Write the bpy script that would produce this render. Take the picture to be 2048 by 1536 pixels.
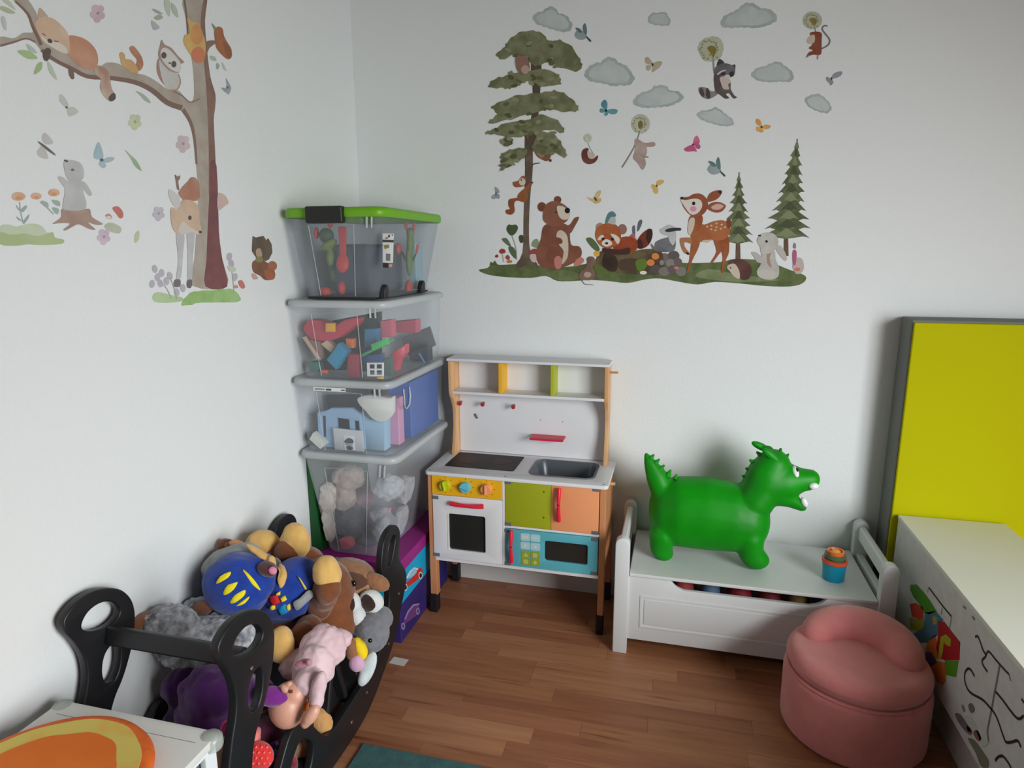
import bpy, bmesh, math, random
from mathutils import Vector, Matrix, noise, Quaternion
random.seed(11)
SC = bpy.context.scene
COL = SC.collection
for o in list(bpy.data.objects):
    bpy.data.objects.remove(o, do_unlink=True)

# ------------------------------------------------------------------ camera
FPX = 1315.0                      # focal length in pixels of the 2048 x 1536 frame
PITCH, ROLL, YAW = .1988, -.0021, -.2495
CAM = Vector((0, 0, 1.35))
def _axes(p, r, y):
    cy, sy, cp, sp = math.cos(y), math.sin(y), math.cos(p), math.sin(p)
    f = Vector((sy*cp, cy*cp, -sp)); R = Vector((cy, -sy, 0)); U = R.cross(f)
    cr, sr = math.cos(r), math.sin(r)
    return cr*R+sr*U, -sr*R+cr*U, f
RR, UU, FF = _axes(PITCH, ROLL, YAW)
cd = bpy.data.cameras.new('camera'); cam = bpy.data.objects.new('camera', cd); COL.objects.link(cam)
cd.sensor_width = 36; cd.lens = FPX/2048*36; cd.clip_start = .02
cam.matrix_world = Matrix((
    (RR.x, UU.x, -FF.x, CAM.x), (RR.y, UU.y, -FF.y, CAM.y), (RR.z, UU.z, -FF.z, CAM.z), (0, 0, 0, 1)))
SC.camera = cam

# ------------------------------------------------------------------ world, daylight, exposure
XL, YB = -1.241, 2.445            # left wall, back wall
XR, YR, ZC = 2.15, -1.7, 2.55     # right wall (with the window), wall behind the camera, ceiling
WY0, WY1, WZ0, WZ1 = -.95, .62, .12, 2.05   # the glazed balcony door in the right wall
w = bpy.data.worlds.new('overcast'); SC.world = w; w.use_nodes = True
w.node_tree.nodes['Background'].inputs[0].default_value = (.78, .88, 1, 1)
w.node_tree.nodes['Background'].inputs[1].default_value = 1.0
ld = bpy.data.lights.new('window_daylight', 'AREA'); ld.shape = 'RECTANGLE'
ld.size = WY1-WY0; ld.size_y = WZ1-WZ0; ld.energy = 80; ld.spread = math.radians(116); ld.color = (.965, .99, 1)
lo = bpy.data.objects.new('window_daylight', ld); COL.objects.link(lo)
lo.location = (XR+.16, (WY0+WY1)/2, (WZ0+WZ1)/2); lo.rotation_euler = (0, math.radians(90), math.radians(0))
lo.rotation_euler = Vector((-1, .8, -.66)).to_track_quat('-Z', 'Y').to_euler()
SC.view_settings.view_transform = 'Standard'; SC.view_settings.look = 'None'
SC.view_settings.gamma = 1; SC.view_settings.use_curve_mapping = False
SC.view_settings.exposure = 0.0

# ------------------------------------------------------------------ pixel rays to points on real planes
def ray(x, y): return RR*((x-1024)/FPX) - UU*((y-768)/FPX) + FF
def on_y(x, y, Y): d = ray(x, y); return CAM + d*((Y-CAM.y)/d.y)
def on_x(x, y, X): d = ray(x, y); return CAM + d*((X-CAM.x)/d.x)
def on_z(x, y, Z): d = ray(x, y); return CAM + d*((Z-CAM.z)/d.z)

# ------------------------------------------------------------------ materials
MATS = {}
def lin(c):
    return [((v/255)/12.92 if v/255 <= .04045 else ((v/255+.055)/1.055)**2.4) for v in c]
def mat(name, c, c2=None, scale=10, rough=.55, bump=0, bscale=80, metal=0, spec=.5, stretch=None, sheen=0, gain=1.0, detail=3, coat=0, lo=.38, hi=.62):
    if name in MATS: return MATS[name]
    m = bpy.data.materials.new(name); m.use_nodes = True; nt = m.node_tree; N = nt.nodes; L = nt.links
    b = N['Principled BSDF']; MATS[name] = m
    g = lambda q: [min(.93, v*gain) for v in lin(q)]+[1]
    b.inputs['Base Color'].default_value = g(c); b.inputs['Roughness'].default_value = rough
    b.inputs['Metallic'].default_value = metal; b.inputs['Specular IOR Level'].default_value = spec
    if sheen: b.inputs['Sheen Weight'].default_value = sheen; b.inputs['Sheen Roughness'].default_value = .5
    if coat: b.inputs['Coat Weight'].default_value = coat; b.inputs['Coat Roughness'].default_value = .15
    if c2 or bump:
        tc = N.new('ShaderNodeTexCoord'); mp = N.new('ShaderNodeMapping'); L.new(tc.outputs['Object'], mp.inputs[0])
        if stretch: mp.inputs['Scale'].default_value = stretch
    if c2:
        n = N.new('ShaderNodeTexNoise'); n.inputs['Scale'].default_value = scale; n.inputs['Detail'].default_value = detail
        r = N.new('ShaderNodeValToRGB'); r.color_ramp.elements[0].position = lo; r.color_ramp.elements[1].position = hi
        r.color_ramp.elements[0].color = g(c); r.color_ramp.elements[1].color = g(c2)
        L.new(mp.outputs[0], n.inputs[0]); L.new(n.outputs['Fac'], r.inputs[0]); L.new(r.outputs[0], b.inputs['Base Color'])
    if bump:
        n2 = N.new('ShaderNodeTexNoise'); n2.inputs['Scale'].default_value = bscale; n2.inputs['Detail'].default_value = 4
        bp = N.new('ShaderNodeBump'); bp.inputs['Strength'].default_value = bump; bp.inputs['Distance'].default_value = .004
        L.new(mp.outputs[0], n2.inputs[0]); L.new(n2.outputs['Fac'], bp.inputs['Height']); L.new(bp.outputs[0], b.inputs['Normal'])
    return m
def clear(name, tint, solid, opaque, rough=.25):
    """clear or milky thin plastic: part of the light passes straight through, the rest meets the plastic"""
    if name in MATS: return MATS[name]
    m = bpy.data.materials.new(name); m.use_nodes = True; nt = m.node_tree; N = nt.nodes; L = nt.links
    b = N['Principled BSDF']; b.inputs['Base Color'].default_value = lin(solid)+[1]; b.inputs['Roughness'].default_value = rough
    t = N.new('ShaderNodeBsdfTransparent'); t.inputs[0].default_value = lin(tint)+[1]
    x = N.new('ShaderNodeMixShader'); x.inputs[0].default_value = opaque
    L.new(t.outputs[0], x.inputs[1]); L.new(b.outputs[0], x.inputs[2]); L.new(x.outputs[0], N['Material Output'].inputs[0])
    MATS[name] = m; return m

# ------------------------------------------------------------------ objects
def tag(o, label=None, cat=None, group=None, kind=None):
    if label: o['label'] = label
    if cat: o['category'] = cat
    if group: o['group'] = group
    if kind: o['kind'] = kind
    return o
def thing(name, label, cat, loc=(0, 0, 0), group=None):
    o = bpy.data.objects.new(name, None); COL.objects.link(o); o.location = loc; o.empty_display_size = .05
    return tag(o, label, cat, group)
def adopt(o, parent):
    if parent is not None:
        o.parent = parent; r = parent
        M = Matrix.Identity(4); chain = []
        while r: chain.append(r); r = r.parent
        for q in reversed(chain):
            M = M @ (q.matrix_parent_inverse @ Matrix.Translation(q.location))
        o.matrix_parent_inverse = M.inverted()
def obj(name, me, m=None, parent=None, smooth=False, bevel=0, seg=2, angle=40):
    if isinstance(me, bmesh.types.BMesh):
        bm = me; bmesh.ops.recalc_face_normals(bm, faces=bm.faces[:]); me = bpy.data.meshes.new(name); bm.to_mesh(me); bm.free()
    o = bpy.data.objects.new(name, me); COL.objects.link(o)
    if m: me.materials.clear(); me.materials.append(m)
    for p in me.polygons: p.use_smooth = bool(smooth) or bevel > 0
    if bevel:
        b = o.modifiers.new('b', 'BEVEL'); b.width = bevel; b.segments = seg; b.limit_method = 'ANGLE'; b.angle_limit = math.radians(35)
        b.harden_normals = True
    if smooth == 'auto':
        try: me.set_sharp_from_angle(angle=math.radians(angle))
        except Exception: pass
    adopt(o, parent); return o
def bx(bm, x0, x1, y0, y1, z0, z1):
    v = [bm.verts.new(p) for p in ((x0,y0,z0),(x1,y0,z0),(x1,y1,z0),(x0,y1,z0),(x0,y0,z1),(x1,y0,z1),(x1,y1,z1),(x0,y1,z1))]
    for f in ((0,3,2,1),(4,5,6,7),(0,1,5,4),(1,2,6,5),(2,3,7,6),(3,0,4,7)): bm.faces.new([v[i] for i in f])
    return v
def box(name, x0, x1, y0, y1, z0, z1, m, parent=None, bevel=.002, M=None, seg=2):
    bm = bmesh.new(); v = bx(bm, x0, x1, y0, y1, z0, z1)
    if M is not None: bmesh.ops.transform(bm, matrix=M, verts=v)
    return obj(name, bm, m, parent, bevel=bevel, seg=seg)
def cyl_bm(bm, p0, p1, r0, r1=None, n=20, cap=True):
    p0, p1 = Vector(p0), Vector(p1); r1 = r0 if r1 is None else r1
    q = (p1-p0).to_track_quat('Z', 'Y'); rings = []
    for p, r in ((p0, r0), (p1, r1)):
        rings.append([bm.verts.new(p + q @ Vector((r*math.cos(2*math.pi*i/n), r*math.sin(2*math.pi*i/n), 0))) for i in range(n)])
    for i in range(n):
        bm.faces.new((rings[0][i], rings[0][(i+1) % n], rings[1][(i+1) % n], rings[1][i]))
    if cap: bm.faces.new(rings[0][::-1]); bm.faces.new(rings[1])
def cyl(name, p0, p1, r0, m, parent=None, r1=None, n=20, bevel=.0008):
    bm = bmesh.new(); cyl_bm(bm, p0, p1, r0, r1, n); return obj(name, bm, m, parent, smooth='auto', bevel=bevel)
def lathe(name, prof, c, m, parent=None, n=40, sx=1, sy=1, M=None):
    bm = bmesh.new(); rings = []; c = Vector(c)
    for r, z in prof:
        if r < 1e-6: rings.append([bm.verts.new(c+Vector((0, 0, z)))])
        else: rings.append([bm.verts.new(c+Vector((sx*r*math.cos(2*math.pi*i/n), sy*r*math.sin(2*math.pi*i/n), z))) for i in range(n)])
    for a, b in zip(rings, rings[1:]):
        for i in range(n):
            j = (i+1) % n
            if len(a) == 1 and len(b) == 1: continue
            if len(a) == 1: bm.faces.new((a[0], b[j], b[i]))
            elif len(b) == 1: bm.faces.new((a[i], a[j], b[0]))
            else: bm.faces.new((a[i], a[j], b[j], b[i]))
    if M is not None: bmesh.ops.transform(bm, matrix=M, verts=bm.verts[:])
    return obj(name, bm, m, parent, smooth='auto', angle=50)
def tube_bm(bm, pts, rad, n=10, flat=None):
    """sweep along pts; rad a number or list; flat=(axis, factor) squashes the section"""
    pts = [Vector(p) for p in pts]; k = len(pts); rings = []
    up = Vector((0, 0, 1))
    for i, p in enumerate(pts):
        t = (pts[min(i+1, k-1)]-pts[max(i-1, 0)]).normalized()
        a = t.cross(up)
        if a.length < .05: a = t.cross(Vector((1, 0, 0)))
        a.normalize(); b = a.cross(t); r = rad[i] if isinstance(rad, (list, tuple)) else rad
        rings.append([bm.verts.new(p + a*(r*math.cos(2*math.pi*j/n)) + b*(r*(flat or 1)*math.sin(2*math.pi*j/n))) for j in range(n)])
    for u, v in zip(rings, rings[1:]):
        for j in range(n): bm.faces.new((u[j], u[(j+1) % n], v[(j+1) % n], v[j]))
    bm.faces.new(rings[0][::-1]); bm.faces.new(rings[-1])
def tube(name, pts, rad, m, parent=None, n=10, flat=None):
    bm = bmesh.new(); tube_bm(bm, pts, rad, n, flat); return obj(name, bm, m, parent, smooth='auto', angle=60)
def smooth_loop(pts, n=4, closed=True):
    out = []; k = len(pts)
    rng = range(k) if closed else range(k-1)
    for i in rng:
        g = (lambda j: pts[j % k]) if closed else (lambda j: pts[max(0, min(k-1, j))])
        p0, p1, p2, p3 = g(i-1), g(i), g(i+1), g(i+2)
        for s in range(n):
            t = s/n
            out.append(tuple(.5*((2*b)+(-a+c)*t+(2*a-5*b+4*c-d)*t*t+(-a+3*b-3*c+d)*t**3) for a, b, c, d in zip(p0, p1, p2, p3)))
    if not closed: out.append(tuple(pts[-1]))
    return out
def plate(name, outer, holes, T, thick, m, parent=None, bevel=.003, res=2):
    """flat plate with holes: 2-D loops (u, v) extruded by thick; T(u, v, w) gives the world point, w from -thick/2 to thick/2"""
    c = bpy.data.curves.new('t', 'CURVE'); c.dimensions = '2D'; c.fill_mode = 'BOTH'
    for loop in [outer]+holes:
        s = c.splines.new('POLY'); s.points.add(len(loop)-1); s.use_cyclic_u = True
        for q, p in zip(s.points, loop): q.co = (p[0], p[1], 0, 1)
    c.bevel_depth = bevel; c.bevel_resolution = res; c.extrude = thick/2-bevel; c.offset = -bevel
    t = bpy.data.objects.new('t', c); COL.objects.link(t)
    me = bpy.data.meshes.new_from_object(t.evaluated_get(bpy.context.evaluated_depsgraph_get()))
    bpy.data.objects.remove(t); bpy.data.curves.remove(c)
    for v in me.vertices: v.co = T(*v.co)
    bm = bmesh.new(); bm.from_mesh(me); bmesh.ops.remove_doubles(bm, verts=bm.verts[:], dist=1e-5); bpy.data.meshes.remove(me)
    return obj(name, bm, m, parent, smooth='auto', angle=35)
def rrect(x0, x1, y0, y1, r, n=5):
    out = []
    for cx, cy, a in ((x1-r, y1-r, 0), (x0+r, y1-r, 90), (x0+r, y0+r, 180), (x1-r, y0+r, 270)):
        for i in range(n+1):
            t = math.radians(a+90*i/n); out.append((cx+r*math.cos(t), cy+r*math.sin(t)))
    return out
# --- soft bodies: ellipsoids grown together into one surface
def EL(px, py, Y, rx, ry, ang=0, rd=None):
    """an ellipsoid centred behind pixel (px, py) at depth Y, radii given at that distance; returns its matrix"""
    c = on_y(px, py, Y); s = (c-CAM).dot(FF)/FPX; a = math.radians(ang)
    u = RR*math.cos(a)+UU*math.sin(a); v = -RR*math.sin(a)+UU*math.cos(a); rd = (rx+ry)/2 if rd is None else rd
    M = Matrix.Identity(4)
    for i, (ax, r) in enumerate(((u, rx*s), (v, ry*s), (FF, rd*s))):
        for j in range(3): M[j][i] = ax[j]*r
    M[0][3], M[1][3], M[2][3] = c
    return M
def blob(name, ells, m, parent=None, vox=.006, it=6, fuzz=0, fscale=60, sub=3):
    bm = bmesh.new()
    for M in ells: bmesh.ops.create_icosphere(bm, subdivisions=sub, radius=1, matrix=M)
    me = bpy.data.meshes.new('t'); bm.to_mesh(me); bm.free()
    t = bpy.data.objects.new('t', me); COL.objects.link(t)
    r = t.modifiers.new('r', 'REMESH'); r.mode = 'VOXEL'; r.voxel_size = vox
    if it: s = t.modifiers.new('s', 'SMOOTH'); s.iterations = it; s.factor = .5
    m2 = bpy.data.meshes.new_from_object(t.evaluated_get(bpy.context.evaluated_depsgraph_get()))
    bpy.data.objects.remove(t); bpy.data.meshes.remove(me)
    if fuzz:
        nn = [v.normal.copy() for v in m2.vertices]
        for v, n in zip(m2.vertices, nn):
            v.co += n*(fuzz*(noise.noise(v.co*fscale)+.6*noise.noise(v.co*fscale*2.3)))
    m2.name = name
    return obj(name, m2, m, parent, smooth=True)
def chain(f, keys, n=5):
    """ellipsoids blended between key ones, so a body swells evenly; f builds one from its numbers"""
    out = []
    for a, b in zip(keys, keys[1:]):
        for i in range(n): out.append(f(*[u+(v-u)*i/n for u, v in zip(a, b)]))
    return out+[f(*keys[-1])]
def hit(ells, x, y):
    d = ray(x, y); best = None
    for M in ells:
        I = M.inverted(); o = I @ CAM; q = (I.to_3x3() @ d)
        a, b, c = q.dot(q), 2*o.dot(q), o.dot(o)-1; D = b*b-4*a*c
        if D < 0: continue
        t = (-b-math.sqrt(D))/(2*a)
        if best is None or t < best[0]:
            p = CAM+d*t; n = (I.to_3x3().transposed() @ (I @ p)).normalized(); best = (t, p, n)
    return best
def patch(name, ells, pts, m, parent=None, lift=.002, smooth=True, rings=3):
    """a piece of cloth or print lying on the surface of the ellipsoids inside the outline pts"""
    if smooth: pts = smooth_loop(pts, 3)
    cx = sum(p[0] for p in pts)/len(pts); cy = sum(p[1] for p in pts)/len(pts)
    bm = bmesh.new(); prev = None
    last = None
    def pt(x, y, l):
        nonlocal last
        h = hit(ells, x, y)
        if h is None:
            f = .97
            while h is None and f > .1: h = hit(ells, cx+(x-cx)*f, cy+(y-cy)*f); f -= .04
        if h is None: h = last
        last = h
        return h[1]+h[2]*l
    for k in range(rings+1):
        f = 1-k/(rings+.0001) if k < rings else 0
        if k == rings: ring = [bm.verts.new(pt(cx, cy, lift))]
        else: ring = [bm.verts.new(pt(cx+(x-cx)*f, cy+(y-cy)*f, lift if k else -lift*.3)) for x, y in pts]
        if k == 0: pass
        if prev:
            n = len(prev)
            for i in range(n):
                j = (i+1) % n
                if len(ring) == 1: bm.faces.new((prev[i], prev[j], ring[0]))
                else: bm.faces.new((prev[i], prev[j], ring[j], ring[i]))
        prev = ring
    return obj(name, bm, m, parent, smooth=True)
def ball(name, M, m, parent=None, sub=3):
    bm = bmesh.new(); bmesh.ops.create_icosphere(bm, subdivisions=sub, radius=1, matrix=M); return obj(name, bm, m, parent, smooth=True)
# ------------------------------------------------------------------ the room
WALL = mat('wall_paint', (232, 234, 234), rough=.85, bump=.22, bscale=130, spec=.2)
CEIL = mat('ceiling_paint_low_bounce', (128, 124, 114), rough=.9); WALL2 = mat('wall_paint_low_bounce', (150, 152, 140), rough=.9)  # unseen ceiling and walls, paint darkened to cut the light they bounce
TRIM = mat('trim_white', (222, 222, 220), rough=.4)
def struct(o): o['kind'] = 'structure'; return o
struct(box('wall_left', XL-.12, XL, YR-.12, YB+.12, 0, ZC, WALL, bevel=0))
struct(box('wall_back', XL, XR, YB, YB+.12, 0, ZC, WALL, bevel=0))
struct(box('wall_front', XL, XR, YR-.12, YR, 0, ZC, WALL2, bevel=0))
bm = bmesh.new()
for a in ((YR-.12, WY0, 0, ZC), (WY1, YB+.12, 0, ZC), (WY0, WY1, 0, WZ0), (WY0, WY1, WZ1, ZC)):
    bx(bm, XR, XR+.12, *a)
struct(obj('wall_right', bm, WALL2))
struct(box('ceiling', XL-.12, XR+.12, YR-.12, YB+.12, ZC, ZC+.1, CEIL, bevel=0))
bm = bmesh.new(); T = .05
for a in ((WY0, WY1, WZ0, WZ0+T), (WY0, WY1, WZ1-T, WZ1), (WY0, WY0+T, WZ0+T, WZ1-T), (WY1-T, WY1, WZ0+T, WZ1-T), ((WY0+WY1)/2-.035, (WY0+WY1)/2+.035, WZ0+T, WZ1-T)):
    bx(bm, XR+.03, XR+.09, *a)
win = struct(obj('window_1', bm, TRIM))
GL = clear('window_glass', (250, 252, 252), (230, 235, 238), .04, .05)
for a, b in ((WY0+T, (WY0+WY1)/2-.035), ((WY0+WY1)/2+.035, WY1-T)):
    box('pane', XR+.056, XR+.06, a, b, WZ0+T, WZ1-T, GL, win, bevel=0)
box('window_sill', XR-.03, XR+.03, WY0-.03, WY1+.03, WZ0-.03, WZ0, TRIM, win)
struct(box('baseboard_back', XL+.012, XR, YB-.012, YB, 0, .062, TRIM, bevel=.002))
struct(box('baseboard_left', XL, XL+.012, YR, YB, 0, .062, TRIM, bevel=.002))
# floor: laminate strips laid along the back wall, each strip its own piece
def plank_mat(i, a, b, off):
    m = mat('laminate_%d' % i, a, b, scale=3.2, rough=.42, stretch=(1.1, 16, 1), detail=5, lo=.3, hi=.68, spec=.4)
    nt = m.node_tree; mp = [n for n in nt.nodes if n.type == 'MAPPING'][0]; mp.inputs['Location'].default_value = (off, off*1.7, off*.3)
    # darker heartwood streaks
    N = nt.nodes; L = nt.links; n = N.new('ShaderNodeTexNoise'); n.inputs['Scale'].default_value = 2.6; n.inputs['Detail'].default_value = 3
    r = N.new('ShaderNodeValToRGB'); r.color_ramp.elements[0].position = .6; r.color_ramp.elements[1].position = .74
    r.color_ramp.elements[0].color = (1, 1, 1, 1); r.color_ramp.elements[1].color = (.6, .5, .45, 1)
    mx = N.new('ShaderNodeMixRGB'); mx.blend_type = 'MULTIPLY'; mx.inputs[0].default_value = 1
    src = [l.from_socket for l in nt.links if l.to_node.type == 'BSDF_PRINCIPLED' and l.to_socket.name == 'Base Color'][0]
    m2 = N.new('ShaderNodeMapping'); m2.inputs['Scale'].default_value = (1.3, 26, 1); m2.inputs['Location'].default_value = (off*2, off, 0)
    tc = [q for q in N if q.type == 'TEX_COORD'][0]; L.new(tc.outputs['Object'], m2.inputs[0]); L.new(m2.outputs[0], n.inputs[0])
    L.new(n.outputs['Fac'], r.inputs[0]); L.new(src, mx.inputs[1]); L.new(r.outputs[0], mx.inputs[2])
    L.new(mx.outputs[0], N['Principled BSDF'].inputs['Base Color'])
    return m
PL = [plank_mat(i, a, b, i*3.37+1) for i, (a, b) in enumerate((
    ((154, 100, 68), (172, 118, 84)), ((160, 106, 74), (178, 124, 88)), ((144, 92, 62), (166, 110, 76)),
    ((154, 98, 70), (168, 112, 80)), ((168, 114, 80), (184, 130, 94)), ((150, 98, 66), (170, 114, 78)), ((140, 86, 60), (160, 104, 72))))]
FL = struct(box('floor', XL-.12, XR+.12, YR-.12, YB+.12, -.08, -.004, mat('laminate_base', (120, 78, 56), rough=.5), bevel=0))
bm = bmesh.new(); bx(bm, XL, XR, YR, .80, -.004, 0)
obj('laminate_field', bm, PL[0], FL)
FORCED = {1.908: -.028, 2.034: -.186, 1.971: -.55, 1.719: -.59, 1.782: -.324, 1.845: .16, 1.482: -.64, 1.656: .235, 1.593: -.35, 1.53: .05}
PITCHY = .0629; y1 = 2.004+7*PITCHY; last = -1; rnd = random.Random(5)
while y1 > .80:
    y0 = y1-PITCHY; mid = (y0+y1)/2
    if y0 < YB:
        f = [v for k, v in FORCED.items() if abs(k-mid) < .02]
        j = (f[0] if f else rnd.uniform(-.6, .3)); cuts = [j]
        while cuts[-1] < XR: cuts.append(cuts[-1]+rnd.uniform(.34, .62))
        while cuts[0] > XL: cuts.insert(0, cuts[0]-rnd.uniform(.34, .62))
        for a, b in zip(cuts, cuts[1:]):
            a, b = max(a, XL), min(b, XR)
            if b-a < .02: continue
            i = rnd.choice([k for k in range(len(PL)) if k != last]); last = i
            bm = bmesh.new(); bx(bm, a+.0003, b-.0003, max(y0, .80)+.0003, min(y1, YB)-.0003, -.004, 0); obj('plank', bm, PL[i], FL)
    y1 = y0
# teal rug
bm = bmesh.new(); bx(bm, -.80, .42, .1, 1.449, 0, .007)
tag(obj('rug', bm, mat('rug_teal', (22, 98, 98), (16, 82, 84), scale=26, rough=.95, bump=.8, bscale=420, sheen=.3), bevel=.003), 'flat teal rug at the bottom edge of the photo', 'rug')
tag(box('paper_scrap', .0, .055, -.018, .018, .0004, .0012, mat('scrap_white', (214, 210, 204), rough=.6), bevel=0,
        M=Matrix.Translation(on_z(783, 1320, 0)) @ Matrix.Rotation(math.radians(-4), 4, 'Z')), 'small white scrap of paper on the floor beside the black rocker', 'paper')
# ------------------------------------------------------------------ toy kitchen
KW = mat('kitchen_white', (226, 226, 228), rough=.45)
KWOOD = mat('kitchen_pine', (226, 178, 128), (212, 158, 108), scale=5, rough=.5, stretch=(6, 6, .8))
KWOODD = mat('kitchen_leg_wood', (204, 142, 96), (190, 126, 82), scale=5, rough=.5, stretch=(6, 6, .8))
KYEL = mat('kitchen_yellow', (238, 178, 22), rough=.5); KGRN = mat('kitchen_lime', (158, 164, 22), rough=.5)
KORG = mat('kitchen_apricot', (236, 156, 106), rough=.5); KTRQ = mat('kitchen_turquoise', (92, 178, 192), rough=.5)
KRED = mat('handle_red', (228, 34, 62), rough=.35); KBLK = mat('foot_black', (18, 16, 18), rough=.6)
KGRY = mat('hinge_grey', (104, 108, 112), rough=.5); KDARK = mat('smoked_window', (42, 42, 40), rough=.12)
K = thing('toy_kitchen', 'wooden toy kitchen with coloured doors, hob, sink and hooks against the back wall', 'toy kitchen', (-.543, 2.28, 0))
yf = 2.15
for sx, x0, x1 in ((0, -.868, -.848), (1, -.236, -.215)):
    for y0, y1, nm in ((2.148, 2.178, 'f'), (2.395, 2.425, 'b')):
        bm = bmesh.new()
        v = bx(bm, x0, x1, y0, y1, .072, .553)
        leg = obj('leg', bm, KWOODD, K, bevel=.002)
        if not sx and nm == 'f':
            for q in leg.data.vertices:
                if q.co.z < .1 and q.co.x > -.86: q.co.x += .008
        cap = box('foot_cap', x0-.004, x1+.006 if not sx else x1+.001, y0-.003, y1+.003, 0, .076, KBLK, leg, bevel=.003)
for x0, x1 in ((-.868, -.852), (-.232, -.215)):
    box('side_panel', x0+.001, x1-.001, 2.176, 2.397, .226, .553, KWOODD, K)
box('bottom_board', -.85, -.234, 2.15, 2.42, .214, .228, KW, K); box('back_panel', -.85, -.234, 2.405, 2.42, .228, .553, KW, K)
box('divider', -.584, -.574, 2.146, 2.40, .228, .553, KW, K); box('shelf', -.574, -.236, 2.146, 2.40, .374, .383, KW, K)
# worktop with openings for hob and sink
plate('worktop', rrect(-.876, -.208, 2.137, 2.422, .016), [rrect(-.826, -.560, 2.214, 2.39, .012), rrect(-.496, -.270, 2.198, 2.372, .03)],
      lambda u, v, w: Vector((u, v, .559+w)), .013, KW, K, bevel=.002)
for x, y in ((-.86, 2.155), (-.575, 2.155), (-.225, 2.155)): cyl('screw', (x, y, .565), (x, y, .5662), .004, KGRY, K, n=10)
hob = box('hob', -.826, -.560, 2.214, 2.39, .553, .5668, mat('hob_glass', (58, 46, 42), (48, 38, 36), scale=9, rough=.5, spec=.2), K, bevel=.002)
for x, y, r in ((-.76, 2.30, .042), (-.628, 2.31, .035)):
    bm = bmesh.new(); bmesh.ops.create_circle(bm, cap_ends=True, radius=r, segments=32, matrix=Matrix.Translation((x, y, .5672)))
    obj('hob_ring', bm, mat('hob_ring', (74, 50, 44), rough=.5, spec=.2), hob)
# sink: rim, walls and floor in one basin
SG = mat('sink_grey', (98, 104, 110), rough=.35, metal=.3)
def loft(bm, loops, close_last=True):
    rings = [[bm.verts.new(p) for p in l] for l in loops]; n = len(rings[0])
    for a, b in zip(rings, rings[1:]):
        for i in range(n): bm.faces.new((a[i], a[(i+1) % n], b[(i+1) % n], b[i]))
    if close_last: bm.faces.new(rings[-1])
    return rings
bm = bmesh.new()
R_ = lambda i, r, z: [(x, y, z) for x, y in rrect(-.496+i, -.270-i, 2.198+i, 2.372-i, r)]
loft(bm, [R_(-.008, .036, .5655), R_(-.008, .036, .5675), R_(0, .03, .5675), R_(.006, .03, .555), R_(.014, .03, .51), R_(.024, .026, .505)])
obj('sink', bm, SG, K, smooth='auto')
# control panel with three knobs
cp = box('control_panel', -.851, -.584, yf-.006, yf+.006, .478, .554, KYEL, K)
for x, m, a in ((-.797, mat('knob_lime', (196, 204, 20), rough=.4), 78), (-.72, mat('knob_blue', (104, 192, 208), rough=.4), 18), (-.641, mat('knob_apricot', (240, 158, 108), rough=.4), 90)):
    kb = cyl('knob', (x, yf-.004, .517), (x, yf-.022, .517), .0205, m, K, r1=.019, n=28, bevel=.002)
    box('grip', -.0185, .0185, -.008, .002, -.004, .004, m, kb, bevel=.003, M=Matrix.Translation((x, yf-.022, .517)) @ Matrix.Rotation(math.radians(a), 4, 'Y'))
    for t in range(0, 360, 45):
        c, s = math.cos(math.radians(t)), math.sin(math.radians(t))
        box('dial_mark', -.0012, .0012, -.0004, 0, .0262, .031, mat('dial_print', (122, 92, 30), rough=.6), cp, bevel=0, M=Matrix.Translation((x, yf-.0061, .517)) @ Matrix.Rotation(math.radians(t), 4, 'Y'))
def door(name, x0, x1, z0, z1, m, win=None, hinges=(), r=.004):
    d = plate(name, rrect(x0, x1, z0, z1, r, 3), [rrect(*win, .008, 4)] if win else [], lambda u, v, w: Vector((u, yf+w, v)), .011, m, K, bevel=.0012)
    if win:
        box('window_pane', win[0]-.004, win[1]+.004, yf+.003, yf+.0055, win[2]-.004, win[3]+.004, KDARK, d, bevel=0)
    for hx, hz in hinges: box('hinge', hx-.011, hx+.011, yf-.0075, yf-.0045, hz-.0065, hz+.0065, KGRY, d, bevel=.001)
    return d
def handle(d, p0, p1, m=KRED, r=.0075):
    p0, p1 = Vector(p0), Vector(p1); ax = p1-p0; pts = []
    for i in range(13):
        t = i/12; pts.append(p0+ax*t+Vector((0, -.016-.010*math.sin(math.pi*t), 0)))
    h = tube('handle', pts, [r*(.8+.25*abs(math.cos(math.pi*i/12))) for i in range(13)], m, d, n=12, flat=1.1)
    for e in (.06, .94):
        q = p0+ax*e; cyl('handle_post', q+Vector((0, -.004, 0)), q+Vector((0, -.02, 0)), .005, m, h, n=12)
d = door('oven_door', -.849, -.5845, .229, .4765, KW, (-.789, -.648, .266, .408), ((-.837, .466), (-.837, .24)))
handle(d, (-.776, yf, .452), (-.650, yf, .452))
box('window_trim', -.7925, -.7885, yf-.0068, yf-.005, .266, .408, KW, d, bevel=0)
d = door('cupboard_door', -.573, -.4065, .3845, .5535, KGRN, None, ((-.561, .390), (-.561, .548)))
for z in (.428, .524): cyl('handle_hole', (-.432, yf-.0062, z), (-.432, yf-.0050, z), .003, mat('hole_dark', (70, 74, 12)), d, n=10, bevel=0)
d = door('cupboard_door', -.4055, -.2385, .3845, .5535, KORG, None, ((-.250, .390), (-.250, .548)))
handle(d, (-.376, yf, .425), (-.376, yf, .546))
d = door('microwave_door', -.573, -.2385, .2295, .372, KTRQ, (-.428, -.274, .265, .341), ((-.250, .365), (-.250, .237), (-.563, .365), (-.563, .237)))
handle(d, (-.547, yf, .25), (-.547, yf, .371))
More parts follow.
